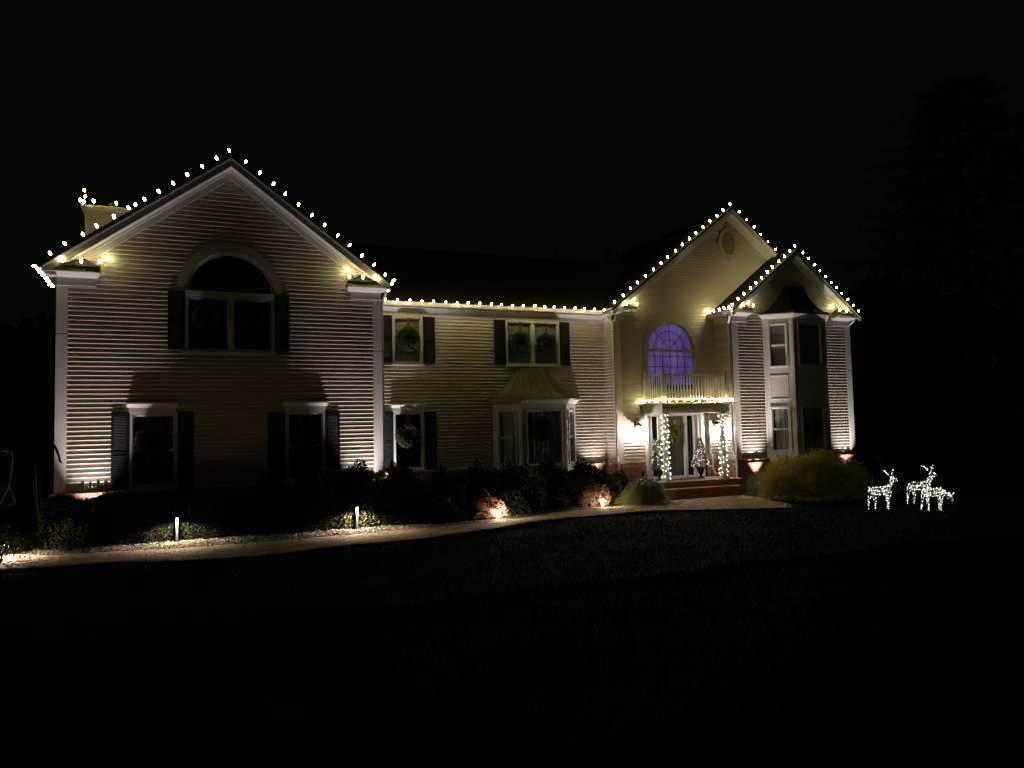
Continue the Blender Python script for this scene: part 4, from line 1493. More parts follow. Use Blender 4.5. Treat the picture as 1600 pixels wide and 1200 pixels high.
# ------------------------------------------------------------------ path bollards
def bollard(x, y, label, e=9, h=.60, down=False):
    z0 = gz(x, y)
    t = thing("path_light", (x, y, z0), label, "path light", "low path lights along the planting bed")
    g = MB(); g.box(x - .022, x + .022, y - .018, y + .018, z0, z0 + h - .03); g.build("post", ALU, t)
    g = MB(); g.box(x - .055, x + .055, y - .075, y + .03, z0 + h - .012, z0 + h); g.box(x - .034, x + .034, y + .019, y + .03, z0 + .1, z0 + h - .013); g.build("cap", IRON, t)
    g = MB(); g.box(x - .022, x + .022, y - .062, y - .022, z0 + h - .032, z0 + h - .013); g.build("lamp", PATHLAMP, t)
    if down:
        light("path_lamp", 'SPOT', (x, y - .085, z0 + h - .03), e * 7, (1.0, .86, .66), t, size=.02, target=(x, y - .13, z0), spot=156, blend=.35)
        return
    light("path_lamp", 'POINT', (x, y - .085, z0 + h - .05), e * 3.2, (1.0, .84, .62), t, size=.02)
bollard(-.24, -1.34, "silver path light post standing in the gravel before the left wing", e=25, down=True)
bollard(3.96, -1.50, "path light post with bright tip in gravel before the middle windows", e=25, down=True)
bollard(7.86, -1.42, "path light hidden under the rusty shrub in the middle of the hedge", e=26, h=.26)
bollard(11.72, -.47, "path light hidden under the pale shrub nearer the porch", e=16, h=.26)
bollard(-3.75, -1.75, "path light behind the leafless shrub at the far left", e=30, h=.5, down=True)
bollard(18.35, -.62, "path light in the shrubs right of the porch steps", e=8, h=.40)

# ------------------------------------------------------------------ gravel
def gravel():
    n = 9000
    s = RNG.uniform(0, 1, n)
    k = (s * (NS - 1))
    i0 = np.clip(k.astype(int), 0, NS - 2)
    R_ = Rr[i0] + (Rr[i0 + 1] - Rr[i0]) * (k - i0)[:, None]
    keep = (R_[:, 0] > -3.2) & (R_[:, 0] < 7.2)
    R_ = R_[keep]
    n = len(R_)
    wd = np.where(R_[:, 0] < 6, 1.75, .6)
    y = R_[:, 1] + RNG.uniform(.02, 1, n) * wd
    c = np.stack([R_[:, 0], y, np.full(n, .006)], 1)
    base_ = np.array([[1, 0, 0], [-1, 0, 0], [0, 1, 0], [0, -1, 0], [0, 0, 1], [0, 0, -.3]], float)
    faces = np.array([[0, 2, 4], [2, 1, 4], [1, 3, 4], [3, 0, 4], [2, 0, 5], [1, 2, 5], [3, 1, 5], [0, 3, 5]])
    sz = RNG.uniform(.018, .045, n)
    V_ = base_[None] * (sz[:, None, None] * RNG.uniform(.6, 1.2, (n, 6, 1))) * np.array([1, 1, .7])
    th = RNG.uniform(0, 6.28, n)
    ct, st_ = np.cos(th)[:, None], np.sin(th)[:, None]
    X = V_[..., 0] * ct - V_[..., 1] * st_
    Yy = V_[..., 0] * st_ + V_[..., 1] * ct
    V_ = np.stack([X, Yy, V_[..., 2]], -1) + c[:, None] + np.array([0, 0, .008])
    F_ = (faces[None] + (np.arange(n) * 6)[:, None, None]).reshape(-1, 3)
    o_ = raw_object("gravel", V_.reshape(-1, 3), F_, STONE)
    o_["kind"] = "stuff"
    o_["label"] = "loose tan stones between hedge and brick path"
gravel()

# ------------------------------------------------------------------ lawn grass
def grass():
    parts = []
    n = 150000
    x = RNG.uniform(-10, 30, n)
    y = -RNG.uniform(1.5, 12, n)
    n2 = 90000
    x = np.r_[x, RNG.uniform(-9, 14, n2)]
    y = np.r_[y, -RNG.uniform(11, 18, n2)]
    front = np.interp(x, Ff[:, 0], Ff[:, 1])
    lx = [11.9, 12.4, 13.8, 15, 16.05]
    ly = [-2.45, -2.5, -2.97, -3.6, -3.9]
    front = np.where(x > 11.9, np.interp(x, lx, ly), front)
    right = np.where(x > 16.05, np.interp(x, [16.05, 17.2, 19.5, 24.6, 30], [-3.9, -3.95, -3.6, -1.5, -1.5]), front)
    keep = y < right + RNG.normal(0, .03, len(x)) - .01
    # thicker tufted fringe along the edge
    x, y = x[keep], y[keep]
    xf = RNG.uniform(-4.5, 16, 26000)
    fr_ = np.where(xf > 11.9, np.interp(xf, lx, ly), np.interp(xf, Ff[:, 0], Ff[:, 1]))
    x = np.r_[x, xf]
    y = np.r_[y, fr_ - np.abs(RNG.normal(0, .10, len(xf))) + .03]
    z = gzn(x, y)
    n = len(x)
    h = RNG.uniform(.03, .075, n) * (1 + .35 * np.sin(x * 1.7) * np.cos(y * 2.3))
    lean = RNG.normal(0, .5, (n, 2)) * h[:, None]
    th = RNG.uniform(0, np.pi, n)
    wx, wy = np.cos(th) * .006, np.sin(th) * .006
    A = np.stack([x - wx, y - wy, z], 1)
    B = np.stack([x + wx, y + wy, z], 1)
    C_ = np.stack([x + lean[:, 0], y + lean[:, 1], z + h], 1)
    V_ = np.stack([A, B, C_], 1).reshape(-1, 3)
    o_ = raw_object("grass", V_, np.arange(3 * n).reshape(n, 3), GRASS)
    o_["kind"] = "stuff"
    o_["label"] = "short dark green lawn grass"
grass()

# ------------------------------------------------------------------ shrubs
def blob_points(n, cx, cyy, rx, ry, h, lump=.25, shell=.45, z0=0.05):
    """points in a dome, denser towards the surface, with lumps"""
    u = unit(RNG.normal(size=(n, 3)))
    u[:, 2] = np.abs(u[:, 2]) * 1.0
    k1, k2 = RNG.uniform(0, 6, 2)
    lumpf = 1 + lump * (np.sin(u[:, 0] * 5 + k1) * np.cos(u[:, 1] * 6 + k2) + .5 * np.sin(u[:, 2] * 9 + k2 + u[:, 0] * 7))
    r = (1 - shell * RNG.uniform(0, 1, n) ** 1.6) * lumpf
    p = u * r[:, None] * np.array([rx, ry, h]) + np.array([cx, cyy, z0])
    return p, u

def shrub(name, cx, cyy, rx, ry, h, m, label, group=None, n=5200, leaf=(.05, .10), shoots=60, cat="shrub", lump=.22, shootlen=(.12, .3), boxy=False, seed=None):
    t = thing(name, (cx, cyy, 0), label, cat, group)
    if m is LEAF and name == 'hedge_shrub':
        n = int(n * 2.2)
    p, u = blob_points(n, cx, cyy, rx, ry, h, lump)
    if boxy:      # clipped, flat-topped hedge plant
        q = RNG.uniform(-1, 1, (n, 3))
        f = RNG.uniform(0, 1, n)
        q[f < .45, 2] = 1 - RNG.uniform(0, .12, (f < .45).sum())
        q[(f >= .45) & (f < .8), 1] = -1 + RNG.uniform(0, .2, ((f >= .45) & (f < .8)).sum())
        q[:, 2] = np.abs(q[:, 2])
        top = h * (1 + .07 * np.sin(q[:, 0] * 4 + cx) + .05 * np.sin(q[:, 1] * 7))
        sh_ = 1 - .15 * np.abs(q[:, 2]) ** 3
        p = np.stack([cx + q[:, 0] * rx * sh_, cyy + q[:, 1] * ry * sh_, .06 + q[:, 2] * top], 1)
        u = unit(q * np.array([.5, 1, 1]))
    d = unit(u + RNG.normal(size=(n, 3)) * .7 + np.array([0, 0, .35]))
    V_, F_ = quads(p, d, RNG.uniform(*leaf, n), RNG.uniform(leaf[0] * .5, leaf[1] * .5, n))
    # upright shoots breaking the outline
    vs_, fs_ = [V_], [F_]
    off = len(V_)
    if shoots:
        k = shoots
        a = RNG.uniform(0, 2 * np.pi, k)
        rr_ = np.sqrt(RNG.uniform(0, 1, k)) * .9
        bx, by = cx + np.cos(a) * rr_ * rx, cyy + np.sin(a) * rr_ * ry
        bz = h * (np.sqrt(np.maximum(0, 1 - rr_ ** 2)) if not boxy else np.ones(k)) - .05
        ln = RNG.uniform(*shootlen, k)
        dirs = unit(np.stack([RNG.normal(0, .18, k), RNG.normal(0, .18, k), np.ones(k)], 1))
        m_ = 9
        tt = np.linspace(0, 1, m_)
        P_ = np.stack([bx, by, bz], 1)[:, None] + dirs[:, None] * (tt[None, :, None] * ln[:, None, None])
        P_ = P_.reshape(-1, 3)
        dd = unit(np.repeat(dirs, m_, 0) * .9 + RNG.normal(size=P_.shape) * .5)
        V2, F2_ = quads(P_, dd, RNG.uniform(leaf[0], leaf[1], len(P_)), RNG.uniform(leaf[0] * .4, leaf[1] * .4, len(P_)))
        vs_.append(V2); fs_.append(F2_ + off)
    raw_object("foliage", np.concatenate(vs_), np.concatenate(fs_), m, t)
    if n > 3500:
        kx, kz = (.80, .84) if boxy else (.72, .74)
        c_ = MB()
        c_.lathe(0, 0, [(.70, 0), (.92, .22), (1.0, .5), (.93, .78), (.70, .95), (.3, 1.0)] if boxy else [(.6, 0), (.92, .2), (1.0, .35), (.85, .65), (.55, .88), (.2, 1.0)], 14)
        c_.v = [(cx + x_ * rx * kx * (1 + .1 * math.sin(i * 2.3)), cyy + y_ * ry * kx, z_ * h * kz * (1 + .05 * math.sin(i * 1.7))) for i, (x_, y_, z_) in enumerate(c_.v)]
        c_.build("foliage_core", BARK, t)  # solid dark core added to keep lit brick from showing through the leaves
    g = MB()
    for k in range(7):
        a = k * .9 + cx
        g.tube([(cx + .04 * math.cos(a), cyy + .04 * math.sin(a), 0), (cx + rx * .35 * math.cos(a), cyy + ry * .35 * math.sin(a), h * .45), (cx + rx * .6 * math.cos(a), cyy + ry * .6 * math.sin(a), h * .8)], [.018, .012, .005], 5)
    g.build("stem", BARK, t)
    return t

HG = "dark clipped shrubs in the bed along the house"
shrub("hedge_shrub", -2.3, -.90, .75, .24, 1.0, LEAF, "low dark hedge shrub under the lit siding at the far left", HG, boxy=True, shoots=80, shootlen=(.05, .14))
shrub("hedge_shrub", -.95, -.88, .75, .24, 1.0, LEAF, "dark hedge shrub under the far left ground floor window", HG, boxy=True, shoots=80, shootlen=(.05, .14))
shrub("hedge_shrub", .5, -.86, .80, .25, 1.02, LEAF, "dark hedge shrub below the blank wall between the wing windows", HG, boxy=True, shoots=60, shootlen=(.05, .16))
shrub("hedge_shrub", 1.85, -.92, .75, .32, 1.18, LEAF, "dark hedge shrub left of the second ground floor window", HG, shoots=110, n=6000)
shrub("hedge_shrub", 2.95, -.95, .80, .34, 1.30, LEAF, "spiky hedge shrub below the wing's second ground floor window", HG, shoots=160, n=7000)
shrub("hedge_shrub", 4.05, -.95, .85, .30, 1.42, LEAF, "tall spiky hedge shrub behind the bright tipped path light", HG, shoots=200, n=8000)
shrub("hedge_shrub", 5.2, -1.0, .62, .36, 1.38, LEAF, "tall spiky hedge shrub at the left wing's right corner", HG, shoots=160, n=6000)
shrub("hedge_shrub", 6.2, -.75, .95, .80, 1.12, LEAF, "rounded dark shrub left of the rusty lit patch", HG, shoots=60, n=7000, shootlen=(.05, .15))
shrub("hedge_shrub", 7.0, .35, 1.1, .9, 1.10, LEAF, "broad dark shrub behind, below the blank middle siding", HG, shoots=80, n=6000, shootlen=(.05, .15))
shrub("hedge_shrub", 8.95, -.35, 1.05, .75, 1.24, LEAF, "broad dark shrub below the bay, right of the rusty patch", HG, shoots=120, n=8000, shootlen=(.05, .18))
shrub("hedge_shrub", 10.35, .35, 1.05, .8, 1.27, LEAF, "dark flat-topped shrub in front of the bay window", HG, shoots=120, n=7500, shootlen=(.05, .18))
shrub("hedge_shrub", 11.9, .75, .85, .7, 1.20, LEAF, "dark shrub right of the bay, before the lit recess", HG, shoots=110, n=5500, shootlen=(.05, .2))
shrub("hedge_shrub", 12.7, .35, .5, .5, .85, LEAF, "small dark shrub beside the brick pier left of the porch", HG, shoots=50, n=3000, shootlen=(.05, .15))
shrub("hedge_shrub", 8.0, .6, .8, .6, 1.22, LEAF, "dark shrub between the rusty patch and the house wall", HG, shoots=80, n=4500, shootlen=(.05, .2))
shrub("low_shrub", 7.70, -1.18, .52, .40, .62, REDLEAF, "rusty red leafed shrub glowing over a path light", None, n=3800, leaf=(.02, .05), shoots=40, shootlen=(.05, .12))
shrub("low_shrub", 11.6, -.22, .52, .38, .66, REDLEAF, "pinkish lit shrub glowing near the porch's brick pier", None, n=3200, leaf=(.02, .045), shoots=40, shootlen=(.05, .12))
LG = "low loose plants beside the gravel"
shrub("low_shrub", -2.45, -1.55, .45, .30, .55, PALELEAF, "small glossy leafed plant under the far left hedge", LG, n=420, leaf=(.03, .06), shoots=20)
shrub("low_shrub", -.75, -1.02, .45, .22, .50, MOSS, "mossy green plant left behind the silver path light", LG, n=2600, leaf=(.02, .05), shoots=30, shootlen=(.04, .1))
shrub("low_shrub", .35, -1.0, .45, .22, .46, MOSS, "mossy green plant right behind the silver path light", LG, n=2200, leaf=(.02, .05), shoots=30, shootlen=(.04, .1))
shrub("low_shrub", 4.05, -1.10, .62, .22, .62, PALELEAF, "broad leafed bush lit behind the bright tipped path light", LG, n=1700, leaf=(.03, .075), shoots=40, shootlen=(.05, .14))
shrub("low_shrub", 18.15, -.22, .42, .38, .72, PALELEAF, "yellow lit shrub beside the brick at the porch's right", None, n=2200, leaf=(.03, .07), shoots=40, shootlen=(.1, .3))
shrub("hedge_shrub", 23.2, -.45, .9, .6, .98, LEAF, "dark shrub under the far right siding strip", HG, shoots=90, n=5000, shootlen=(.05, .18))
shrub("foreground_shrub", -3.55, -2.55, .62, .45, .62, LEAF, "loose leafed shrub silhouetted against the bright path at far left", None, n=900, leaf=(.035, .07), shoots=30)
shrub("hedge_shrub", -4.9, -.6, .8, .6, .70, LEAF, "dark shrub beyond the left corner of the house", HG, n=4500, shoots=60)

# golden juniper mound
def juniper(cx, cyy, r, h):
    t = thing("juniper_bush", (cx, cyy, 0), "large rounded golden green juniper bush before the right bay", "bush")
    n = 2600
    p, u = blob_points(n, cx, cyy, r, r * .82, h, lump=.10, shell=.25)
    m_ = 30
    d = unit(u + np.array([0, 0, .35]) + RNG.normal(size=(n, 3)) * .25)
    tt = RNG.uniform(-.3, 1, (n, m_, 1))
    P_ = p[:, None] + d[:, None] * tt * .26 + RNG.normal(size=(n, m_, 3)) * .022
    dd = unit(np.broadcast_to(d[:, None], P_.shape) + RNG.normal(size=P_.shape) * .75)
    P_ = P_.reshape(-1, 3); dd = dd.reshape(-1, 3)
    P_[:, 2] = np.maximum(P_[:, 2], .03)
    V_, F_ = quads(P_, dd, RNG.uniform(.04, .085, len(P_)), RNG.uniform(.014, .028, len(P_)))
    raw_object("foliage", V_, F_, JUNI, t)
    g = MB()
    for k in range(9):
        a = k * .7
        g.tube([(cx, cyy, 0), (cx + r * .4 * math.cos(a), cyy + r * .3 * math.sin(a), h * .4), (cx + r * .75 * math.cos(a), cyy + r * .6 * math.sin(a), h * .62)], [.04, .025, .01], 6)
    g.build("stem", BARK, t)
juniper(18.95, -1.95, 1.75, 1.22)

# liriope clump
def tuft(cx, cyy, r, h, n, label):
    t = thing("ornamental_grass", (cx, cyy, 0), label, "ornamental grass")
    a = RNG.uniform(0, 2 * np.pi, n)
    rb = RNG.uniform(0, .28, n) * r
    reach = RNG.uniform(.35, 1.05, n) * r
    hh = RNG.uniform(.3, 1.15, n) * h
    m_ = 8
    tt = np.linspace(0, 1, m_)
    rad = rb[:, None] + reach[:, None] * tt ** 1.3
    hh = hh * (1.05 - .25 * reach / (r * 1.05))
    z = hh[:, None] * np.sin(math.pi * np.clip(tt, 0, 1) ** .72 * .97) + .02
    x = cx + np.cos(a)[:, None] * rad
    y = cyy + np.sin(a)[:, None] * rad * .75
    wv = (.011 * (1 - tt ** 2) + .001)
    sx, sy_ = -np.sin(a)[:, None] * wv, np.cos(a)[:, None] * wv
    A = np.stack([x + sx, y + sy_, z], -1)
    B = np.stack([x - sx, y - sy_, z], -1)
    V_ = np.stack([A, B], 2).reshape(-1, 3)
    F_ = []
    base_ = np.arange(n)[:, None] * (2 * m_)
    for k in range(m_ - 1):
        F_.append(np.stack([base_[:, 0] + 2 * k, base_[:, 0] + 2 * k + 1, base_[:, 0] + 2 * k + 3, base_[:, 0] + 2 * k + 2], 1))
    raw_object("blades", V_, np.concatenate(F_), LIRI, t)
tuft(13.30, -.55, 1.0, .74, 1500, "mound of arching ornamental grass left of the porch steps")

# ------------------------------------------------------------------ potted plants on the porch
def urn(cx, cyy, z0, mm, t, s=1.0):
    g = MB()
    g.lathe(cx, cyy, [(.13 * s, z0), (.13 * s, z0 + .03), (.04 * s, z0 + .07), (.035 * s, z0 + .11), (.09 * s, z0 + .17), (.13 * s, z0 + .27), (.145 * s, z0 + .36), (.16 * s, z0 + .37), (.16 * s, z0 + .39)], 16)
    g.build("urn", mm, t, smooth=False)
def cone_tree(cx, cyy, z0, r, h, m, t, n, tier=False, top=.02):
    f = RNG.uniform(0, 1, n) ** (1.0 if top > .1 else 1.35)
    a = RNG.uniform(0, 2 * np.pi, n)
    rad = (r * (1 - f) + top * f) * RNG.uniform(.55, 1.05, n)
    if tier:
        rad *= .85 + .25 * np.abs(np.sin(f * 18))
    p = np.stack([cx + np.cos(a) * rad, cyy + np.sin(a) * rad, z0 + f * h], 1)
    d = unit(np.stack([np.cos(a), np.sin(a), np.full(n, .25)], 1) + RNG.normal(size=(n, 3)) * .45)
    V_, F_ = quads(p, d, RNG.uniform(.04, .09, n), RNG.uniform(.010, .03, n))
    raw_object("needles", V_, F_, m, t)
    g = MB(); g.tube([(cx, cyy, z0 - .1), (cx, cyy, z0 + h * .95)], [.018, .005], 6); g.build("trunk", BARK, t)
def dots(pts, me, t, loc):
    for p in pts:
        linked("bulb", me, Vector(p) - Vector(loc), t)
FM = bulb_mesh("frost_bulb", FROST, .015, .018, 3, 6)
px, py = 14.72, YP - 1.05
PXL = (15.10, YP - .55)
t = thing("potted_topiary", (PXL[0], PXL[1], .56), "frosted green conical topiary in a dark pot left of the door", "potted plant")
urn(PXL[0], PXL[1], .56, IRON, t, 1.0)
cone_tree(PXL[0], PXL[1], .93, .24, 1.05, FROSTLEAF, t, 3200, top=.13)
pts = []
for k in range(70):
    f = random.random(); a = random.uniform(0, 6.28); r = .26 * (1 - f) + .15 * f
    pts.append((PXL[0] + r * math.cos(a), PXL[1] + r * math.sin(a), .96 + f * 1.0))
dots(pts, FM, t, (PXL[0], PXL[1], .56))
PXR = (16.92, YP - .50)
t = thing("potted_christmas_tree", (PXR[0], PXR[1], .56), "small pale Christmas tree with white lights in an urn right of the door", "potted tree")
urn(PXR[0], PXR[1], .56, IRON, t, 1.0)
cone_tree(PXR[0], PXR[1], .93, .31, 1.05, PINKTREE, t, 3000, tier=True)
pts = []
for k in range(80):
    f = random.random() ** 1.3; a = random.uniform(0, 6.28); r = .33 * (1 - f) + .02
    pts.append((PXR[0] + r * math.cos(a), PXR[1] + r * math.sin(a), .96 + f * .95))
dots(pts, FM, t, (PXR[0], PXR[1], .56))

# garden ornament: little hanging lantern by the brick pier, red flowers
t = thing("garden_stake", (14.45, YP - .42, 0), "thin garden stake with small ornament before the left brick pier", "garden stake")
g = MB(); g.tube([(14.45, YP - .42, 0), (14.45, YP - .42, 1.0), (14.48, YP - .44, 1.08), (14.54, YP - .44, 1.04)], .008, 5); g.build("rod", IRON, t)
g = MB(); g.lathe(14.52, YP - .44, [(.02, .72), (.06, .76), (.06, .86), (.02, .92)], 8); g.build("ornament", BRONZE, t)

# ------------------------------------------------------------------ reindeer light figures
def reindeer(x, y, ang, label, grazing=False, s=1.0):
    z0 = gz(x, y)
    t = thing("reindeer_figure", (x, y, z0), label, "reindeer figure", "wire reindeer with white lights on the lawn")
    t.rotation_euler = (0, 0, ang)
    t.scale = (s, s, s)
    W = .11
    def mk(name, lines, r=.008):
        g_ = MB()
        for ln_ in lines:
            g_.tube(ln_, r, 5)
        me = bpy.data.meshes.new(name); me.from_pydata(g_.v, [], g_.f); me.materials.append(DEERWIRE)
        linked(name, me, (0, 0, 0), t)
        return lines
    L = []
    ribs = []
    stations = [(-.30, .50, .66, .09), (-.15, .46, .70, .115), (0, .45, .69, .12), (.15, .45, .70, .12), (.28, .50, .73, .09)]
    for (xx, zlo, zhi, w_) in stations:
        zc_, hr = (zlo + zhi) / 2, (zhi - zlo) / 2
        ribs.append([(xx, w_ * math.cos(k / 10 * 2 * math.pi), zc_ + hr * math.sin(k / 10 * 2 * math.pi)) for k in range(11)])
    longs = [[(s_[0], 0, s_[2]) for s_ in stations], [(s_[0], 0, s_[1]) for s_ in stations], [(s_[0], s_[3], (s_[1] + s_[2]) / 2) for s_ in stations], [(s_[0], -s_[3], (s_[1] + s_[2]) / 2) for s_ in stations]]
    L += mk("body_frame", ribs + longs + [[(-.30, 0, .64), (-.36, 0, .70), (-.34, 0, .60)]])
    for (xx, sgn, f) in ((-.26, 1, -.05), (-.26, -1, .04), (.24, 1, .04), (.24, -1, -.03)):
        lw = [[(xx - .05, sgn * .10, .56), (xx - .03 + f, sgn * .10, .30), (xx - .02 + f * 1.3, sgn * .10, 0.0)], [(xx + .06, sgn * .10, .55), (xx + .02 + f, sgn * .10, .28), (xx - .02 + f * 1.3, sgn * .10, 0.0)]]
        L += mk("leg", lw)
    if not grazing:
        nk = [[(.22, .0, .73), (.33, 0, .86), (.37, .0, .98)], [(.30, 0, .60), (.38, 0, .72), (.44, 0, .88)], [(.28, .05, .68), (.37, .04, .84), (.40, .03, .94)], [(.28, -.05, .68), (.37, -.04, .84), (.40, -.03, .94)]]
        L += mk("neck", nk)
        hd = [[(.36, 0, .98), (.44, 0, 1.00), (.56, 0, .92), (.57, 0, .87), (.50, 0, .86), (.43, 0, .88)], [(.38, .04, .96), (.48, .04, .95), (.56, .015, .90)], [(.38, -.04, .96), (.48, -.04, .95), (.56, -.015, .90)]]
        L += mk("head", hd)
        for sgn in (1, -1):
            an = [[(.38, sgn * .03, .99), (.33, sgn * .13, 1.07), (.30, sgn * .22, 1.16), (.33, sgn * .25, 1.24)], [(.33, sgn * .13, 1.07), (.40, sgn * .16, 1.14)], [(.30, sgn * .22, 1.16), (.22, sgn * .24, 1.20)]]
            L += mk("antler", an, .007)
    else:
        nk = [[(.22, 0, .72), (.42, 0, .62), (.60, 0, .46)], [(.28, 0, .56), (.40, 0, .48), (.54, 0, .36)], [(.26, .05, .66), (.42, .04, .56), (.57, .03, .42)], [(.26, -.05, .66), (.42, -.04, .56), (.57, -.03, .42)]]
        L += mk("neck", nk)
        hd = [[(.60, 0, .48), (.66, 0, .44), (.68, 0, .28), (.64, 0, .24), (.58, 0, .28), (.53, 0, .38)], [(.60, .04, .44), (.66, .02, .28)], [(.60, -.04, .44), (.66, -.02, .28)]]
        L += mk("head", hd)
        for sgn in (1, -1):
            L += mk("ear", [[(.62, sgn * .03, .48), (.64, sgn * .12, .56), (.58, sgn * .08, .50), (.60, sgn * .03, .46)]], .007)
    g_ = MB()
    for ln_ in L:
        P_ = [Vector(p) for p in ln_]
        for a_, b_2 in zip(P_[:-1], P_[1:]):
            d_ = (b_2 - a_).length
            k_ = max(1, int(d_ / .060))
            for i in range(k_):
                if random.random() < .12:
                    continue
                c_ = a_.lerp(b_2, (i + random.random()) / k_) + Vector((random.uniform(-.012, .012), random.uniform(-.012, .012), random.uniform(-.012, .012)))
                r = random.uniform(.0105, .015)
                vv = [c_ + Vector(v) * r for v in ((1, 0, 0), (-1, 0, 0), (0, 1, 0), (0, -1, 0), (0, 0, 1), (0, 0, -1))]
                g_.add(vv, [(0, 2, 4), (2, 1, 4), (1, 3, 4), (3, 0, 4), (2, 0, 5), (1, 2, 5), (3, 1, 5), (0, 3, 5)])
    me = bpy.data.meshes.new("mini_lights"); me.from_pydata(g_.v, [], g_.f); me.materials.append(DEERBULB)
    o_ = linked("mini_lights", me, (0, 0, 0), t)
    o_["kind"] = "stuff"
reindeer(17.95, -5.35, math.radians(-22), "lit wire reindeer standing alone with raised head, nearest the bush", s=.90)
reindeer(19.85, -5.10, math.radians(-24), "lit wire buck with raised antlers standing behind the grazing one", s=.94)
reindeer(18.78, -6.35, math.radians(-18), "lit wire doe grazing with lowered head, farthest right", grazing=True, s=.86)

# ------------------------------------------------------------------ tube frame at the far left
t = thing("tube_frame", (-4.4, 2.6, 0), "pale bent metal tube frame standing beyond the house's left corner", "metal frame")
TF = Vector((-4.24, 2.6, .09))
def tf(pts):
    return [TF + Vector(p) for p in pts]
g = MB()
g.tube(tf([(-1.0, 0, 2.08), (-.12, 0, 2.10), (-.03, 0, 2.05), (0, 0, 1.95), (-.03, 0, 1.5), (-.06, 0, 1.2), (-.25, -.1, .72), (-.30, -.1, .68), (-.35, -.1, .66), (-1.0, -.1, .66)]), .022, 8)
g.build("front_tube", TUBE, t)
g = MB(); g.tube(tf([(-.06, 0, 1.2), (.04, .12, .76), (.03, .12, .70), (-.02, .12, .68), (-1.0, .12, .68)]), .02, 8); g.build("rear_tube", TUBE, t)
g = MB(); g.tube(tf([(-1.0, 0, 1.22), (-.06, 0, 1.22)]), .012, 6); g.build("cross_bar", TUBE, t)
for (xx, yy) in ((-1.0, -.1), (-1.0, .12), (-.3, -.1), (0, .12)):
    g = MB(); g.tube(tf([(xx, yy, -.09), (xx, yy, .67)]), .018, 6); g.build("leg", IRON, t)

# thin bare shrub before the left corner
t = thing("twiggy_shrub", (-3.0, -.9, 0), "thin bare twigs rising before the house's far left corner board", "shrub")
for k in range(9):
    g = MB()
    a = random.uniform(-.5, .9)
    g.tube([(-3.0 + .03 * k, -.9, 0), (-3.0 + a * .3, -.9, .9), (-2.95 + a * .6, -.88, 1.6 + random.uniform(0, .4))], [.008, .006, .003], 4)
    g.build("twig", BARK, t)
t = thing("twiggy_shrub", (9.45, .9, 0), "bare upright twigs before the left side of the bay window", "shrub")
for k in range(16):
    g = MB()
    a = random.uniform(-.5, .5)
    x0 = 9.45 + random.uniform(-.15, .15)
    g.tube([(x0, 1.2, 0), (x0 + a * .4, 1.2, 1.2), (x0 + a * .9, 1.15, 1.9 + random.uniform(0, .9))], [.010, .007, .003], 4)
    g.build("twig", BARK, t)

# ------------------------------------------------------------------ big evergreen at right
def evergreen(cx, cyy, h, r, label, nb=420, per=210):
    t = thing("evergreen_tree", (cx, cyy, 0), label, "tree")
    g = MB(); g.tube([(cx, cyy, -.1), (cx + .1, cyy, h * .3), (cx - .05, cyy, h * .65), (cx, cyy, h)], [.34, .26, .15, .03], 10)
    g.build("trunk", BARK, t)
    lb = MB()
    P_, D_ = [], []
    for k in range(nb):
        f = (k + random.random()) / nb
        z = h * (.04 + .95 * f)
        L_ = r * (1 - f) ** .5 * random.uniform(.62, 1.12) + .25
        a = k * 2.399 + random.uniform(-.3, .3)
        droop = random.uniform(-.16, .12)
        e = Vector((cx + math.cos(a) * L_, cyy + math.sin(a) * L_, z + droop * L_))
        s_ = Vector((cx, cyy, z))
        if f < .985:
            lb.tube([s_, (s_ + e) / 2 + Vector((0, 0, .06 * L_)), e], [.045 * (1 - f) + .012, .02, .006], 4, caps=False)
        m_ = int(per * (.35 + .65 * L_ / r))
        u = RNG.uniform(.30, 1.05, m_) ** .8
        base_ = np.array(s_) + (np.array(e) - np.array(s_)) * u[:, None]
        spread = .16 + .20 * (1 - np.abs(u - .6))
        base_ += RNG.normal(size=(m_, 3)) * (spread[:, None] * np.array([.9, .9, .45])) * (.5 + .5 * L_ / r)
        dr = np.array([math.cos(a), math.sin(a), -.15])
        P_.append(base_)
        D_.append(unit(dr + RNG.normal(size=(m_, 3)) * .6))
    lb.build("limbs", BARK, t, kind="stuff")
    P_ = np.concatenate(P_); D_ = np.concatenate(D_)
    V_, F_ = quads(P_, D_, RNG.uniform(.14, .32, len(P_)), RNG.uniform(.03, .075, len(P_)))
    raw_object("crown", V_, F_, PINE, t)
evergreen(36.2, 4.5, 20, 7.6, "tall dark evergreen looming right of the house at the frame's edge")
evergreen(31.6, 9.5, 9.5, 3.0, "shorter dark evergreen beyond the house's right corner", nb=200, per=150)

# bare tree behind the house
t = thing("bare_tree", (24.0, 22.0, 0), "leafless tree standing behind the middle of the house", "tree")
g = MB(); g.tube([(24, 22, 0), (24.1, 22, 6), (24.0, 22, 10)], [.3, .22, .14], 8); g.build("trunk", BARK, t)
lb = MB()
def branch(p, d, L_, r, dep):
    e = p + d * L_
    lb.tube([p, (p + e) / 2 + Vector((random.uniform(-.1, .1), 0, random.uniform(-.1, .1))) * L_, e], [r, r * .8, r * .55], 4, caps=False)
    if dep > 0:
        for k in range(3):
            nd = (d + Vector((random.uniform(-.6, .6), random.uniform(-.6, .6), random.uniform(-.1, .5)))).normalized()
            branch(p + d * L_ * random.uniform(.55, 1), nd, L_ * random.uniform(.6, .8), r * .55, dep - 1)
for k in range(5):
    a = k * 1.256
    branch(Vector((24.05, 22, 7.5 + .5 * k)), Vector((math.cos(a) * .7, math.sin(a) * .7, .8)).normalized(), 2.6, .09, 4)
lb.build("branches", BARK, t, kind="stuff")

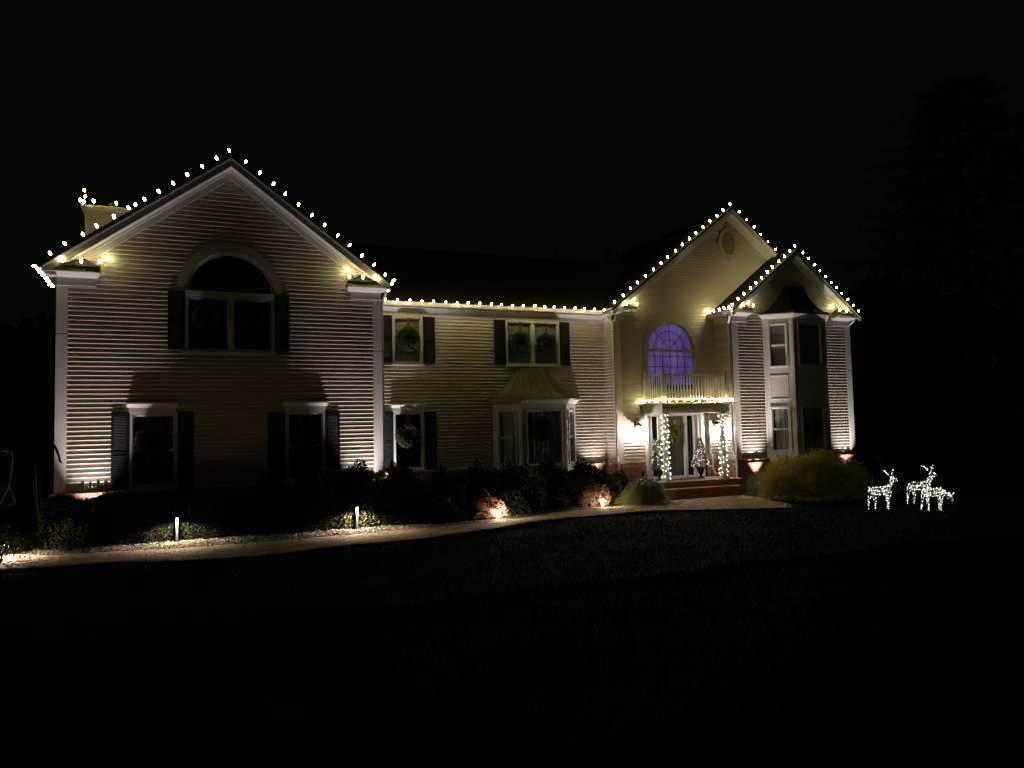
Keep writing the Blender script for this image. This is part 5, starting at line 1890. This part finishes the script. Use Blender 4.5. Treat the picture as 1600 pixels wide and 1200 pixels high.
# dark woods far behind and beside the house
def woods():
    n = 42000
    a = RNG.uniform(-1.25, 1.75, n)
    R_ = RNG.uniform(62, 74, n)
    top = 11 + 2.5 * np.sin(a * 9) + 1.6 * np.sin(a * 23 + 1) + 1.0 * np.sin(a * 61)
    z = RNG.uniform(0, 1, n) ** .8 * top
    c = np.stack([8 + R_ * np.sin(a), -16 + R_ * np.cos(a), z], 1)
    V_, F_ = quads(c, unit(RNG.normal(size=(n, 3))), RNG.uniform(.9, 2.2, n), RNG.uniform(.5, 1.2, n))
    o_ = raw_object("woods", V_, F_, LEAF)
    o_["kind"] = "stuff"
    o_["label"] = "black line of woods far behind the house"
woods()

# a few fallen leaves on the lawn
def fallen():
    n = 70
    x = RNG.uniform(-4, 20, n)
    y = -RNG.uniform(4.5, 14, n)
    c = np.stack([x, y, gzn(x, y) + .05], 1)
    d = unit(np.stack([RNG.normal(size=n), RNG.normal(size=n), RNG.uniform(-.1, .3, n)], 1))
    V_, F_ = quads(c, d, RNG.uniform(.05, .10, n), RNG.uniform(.03, .06, n))
    o_ = raw_object("fallen_leaves", V_, F_, STONE)
    o_["kind"] = "stuff"
    o_["label"] = "scattered pale fallen leaves on the dark lawn"
fallen()

# brown leaf litter on gravel and path
def litter():
    n = 900
    k = RNG.uniform(0, 1, n) * (NS - 1)
    i0 = np.clip(k.astype(int), 0, NS - 2)
    a, b_2 = Rr[i0], Ff[i0]
    t_ = np.clip(RNG.exponential(.35, n) - .5, -.6, 1)
    p = a + (b_2 - a) * t_[:, None] + RNG.normal(0, .05, (n, 2))
    c = np.stack([p[:, 0], p[:, 1], np.full(n, .042)], 1)
    d = unit(np.stack([RNG.normal(size=n), RNG.normal(size=n), RNG.uniform(-.15, .35, n)], 1))
    V_, F_ = quads(c, d, RNG.uniform(.03, .07, n), RNG.uniform(.015, .04, n))
    o_ = raw_object("leaf_litter", V_, F_, SOIL)
    o_["kind"] = "stuff"
    o_["label"] = "brown leaf litter along the gravel and path edge"
litter()
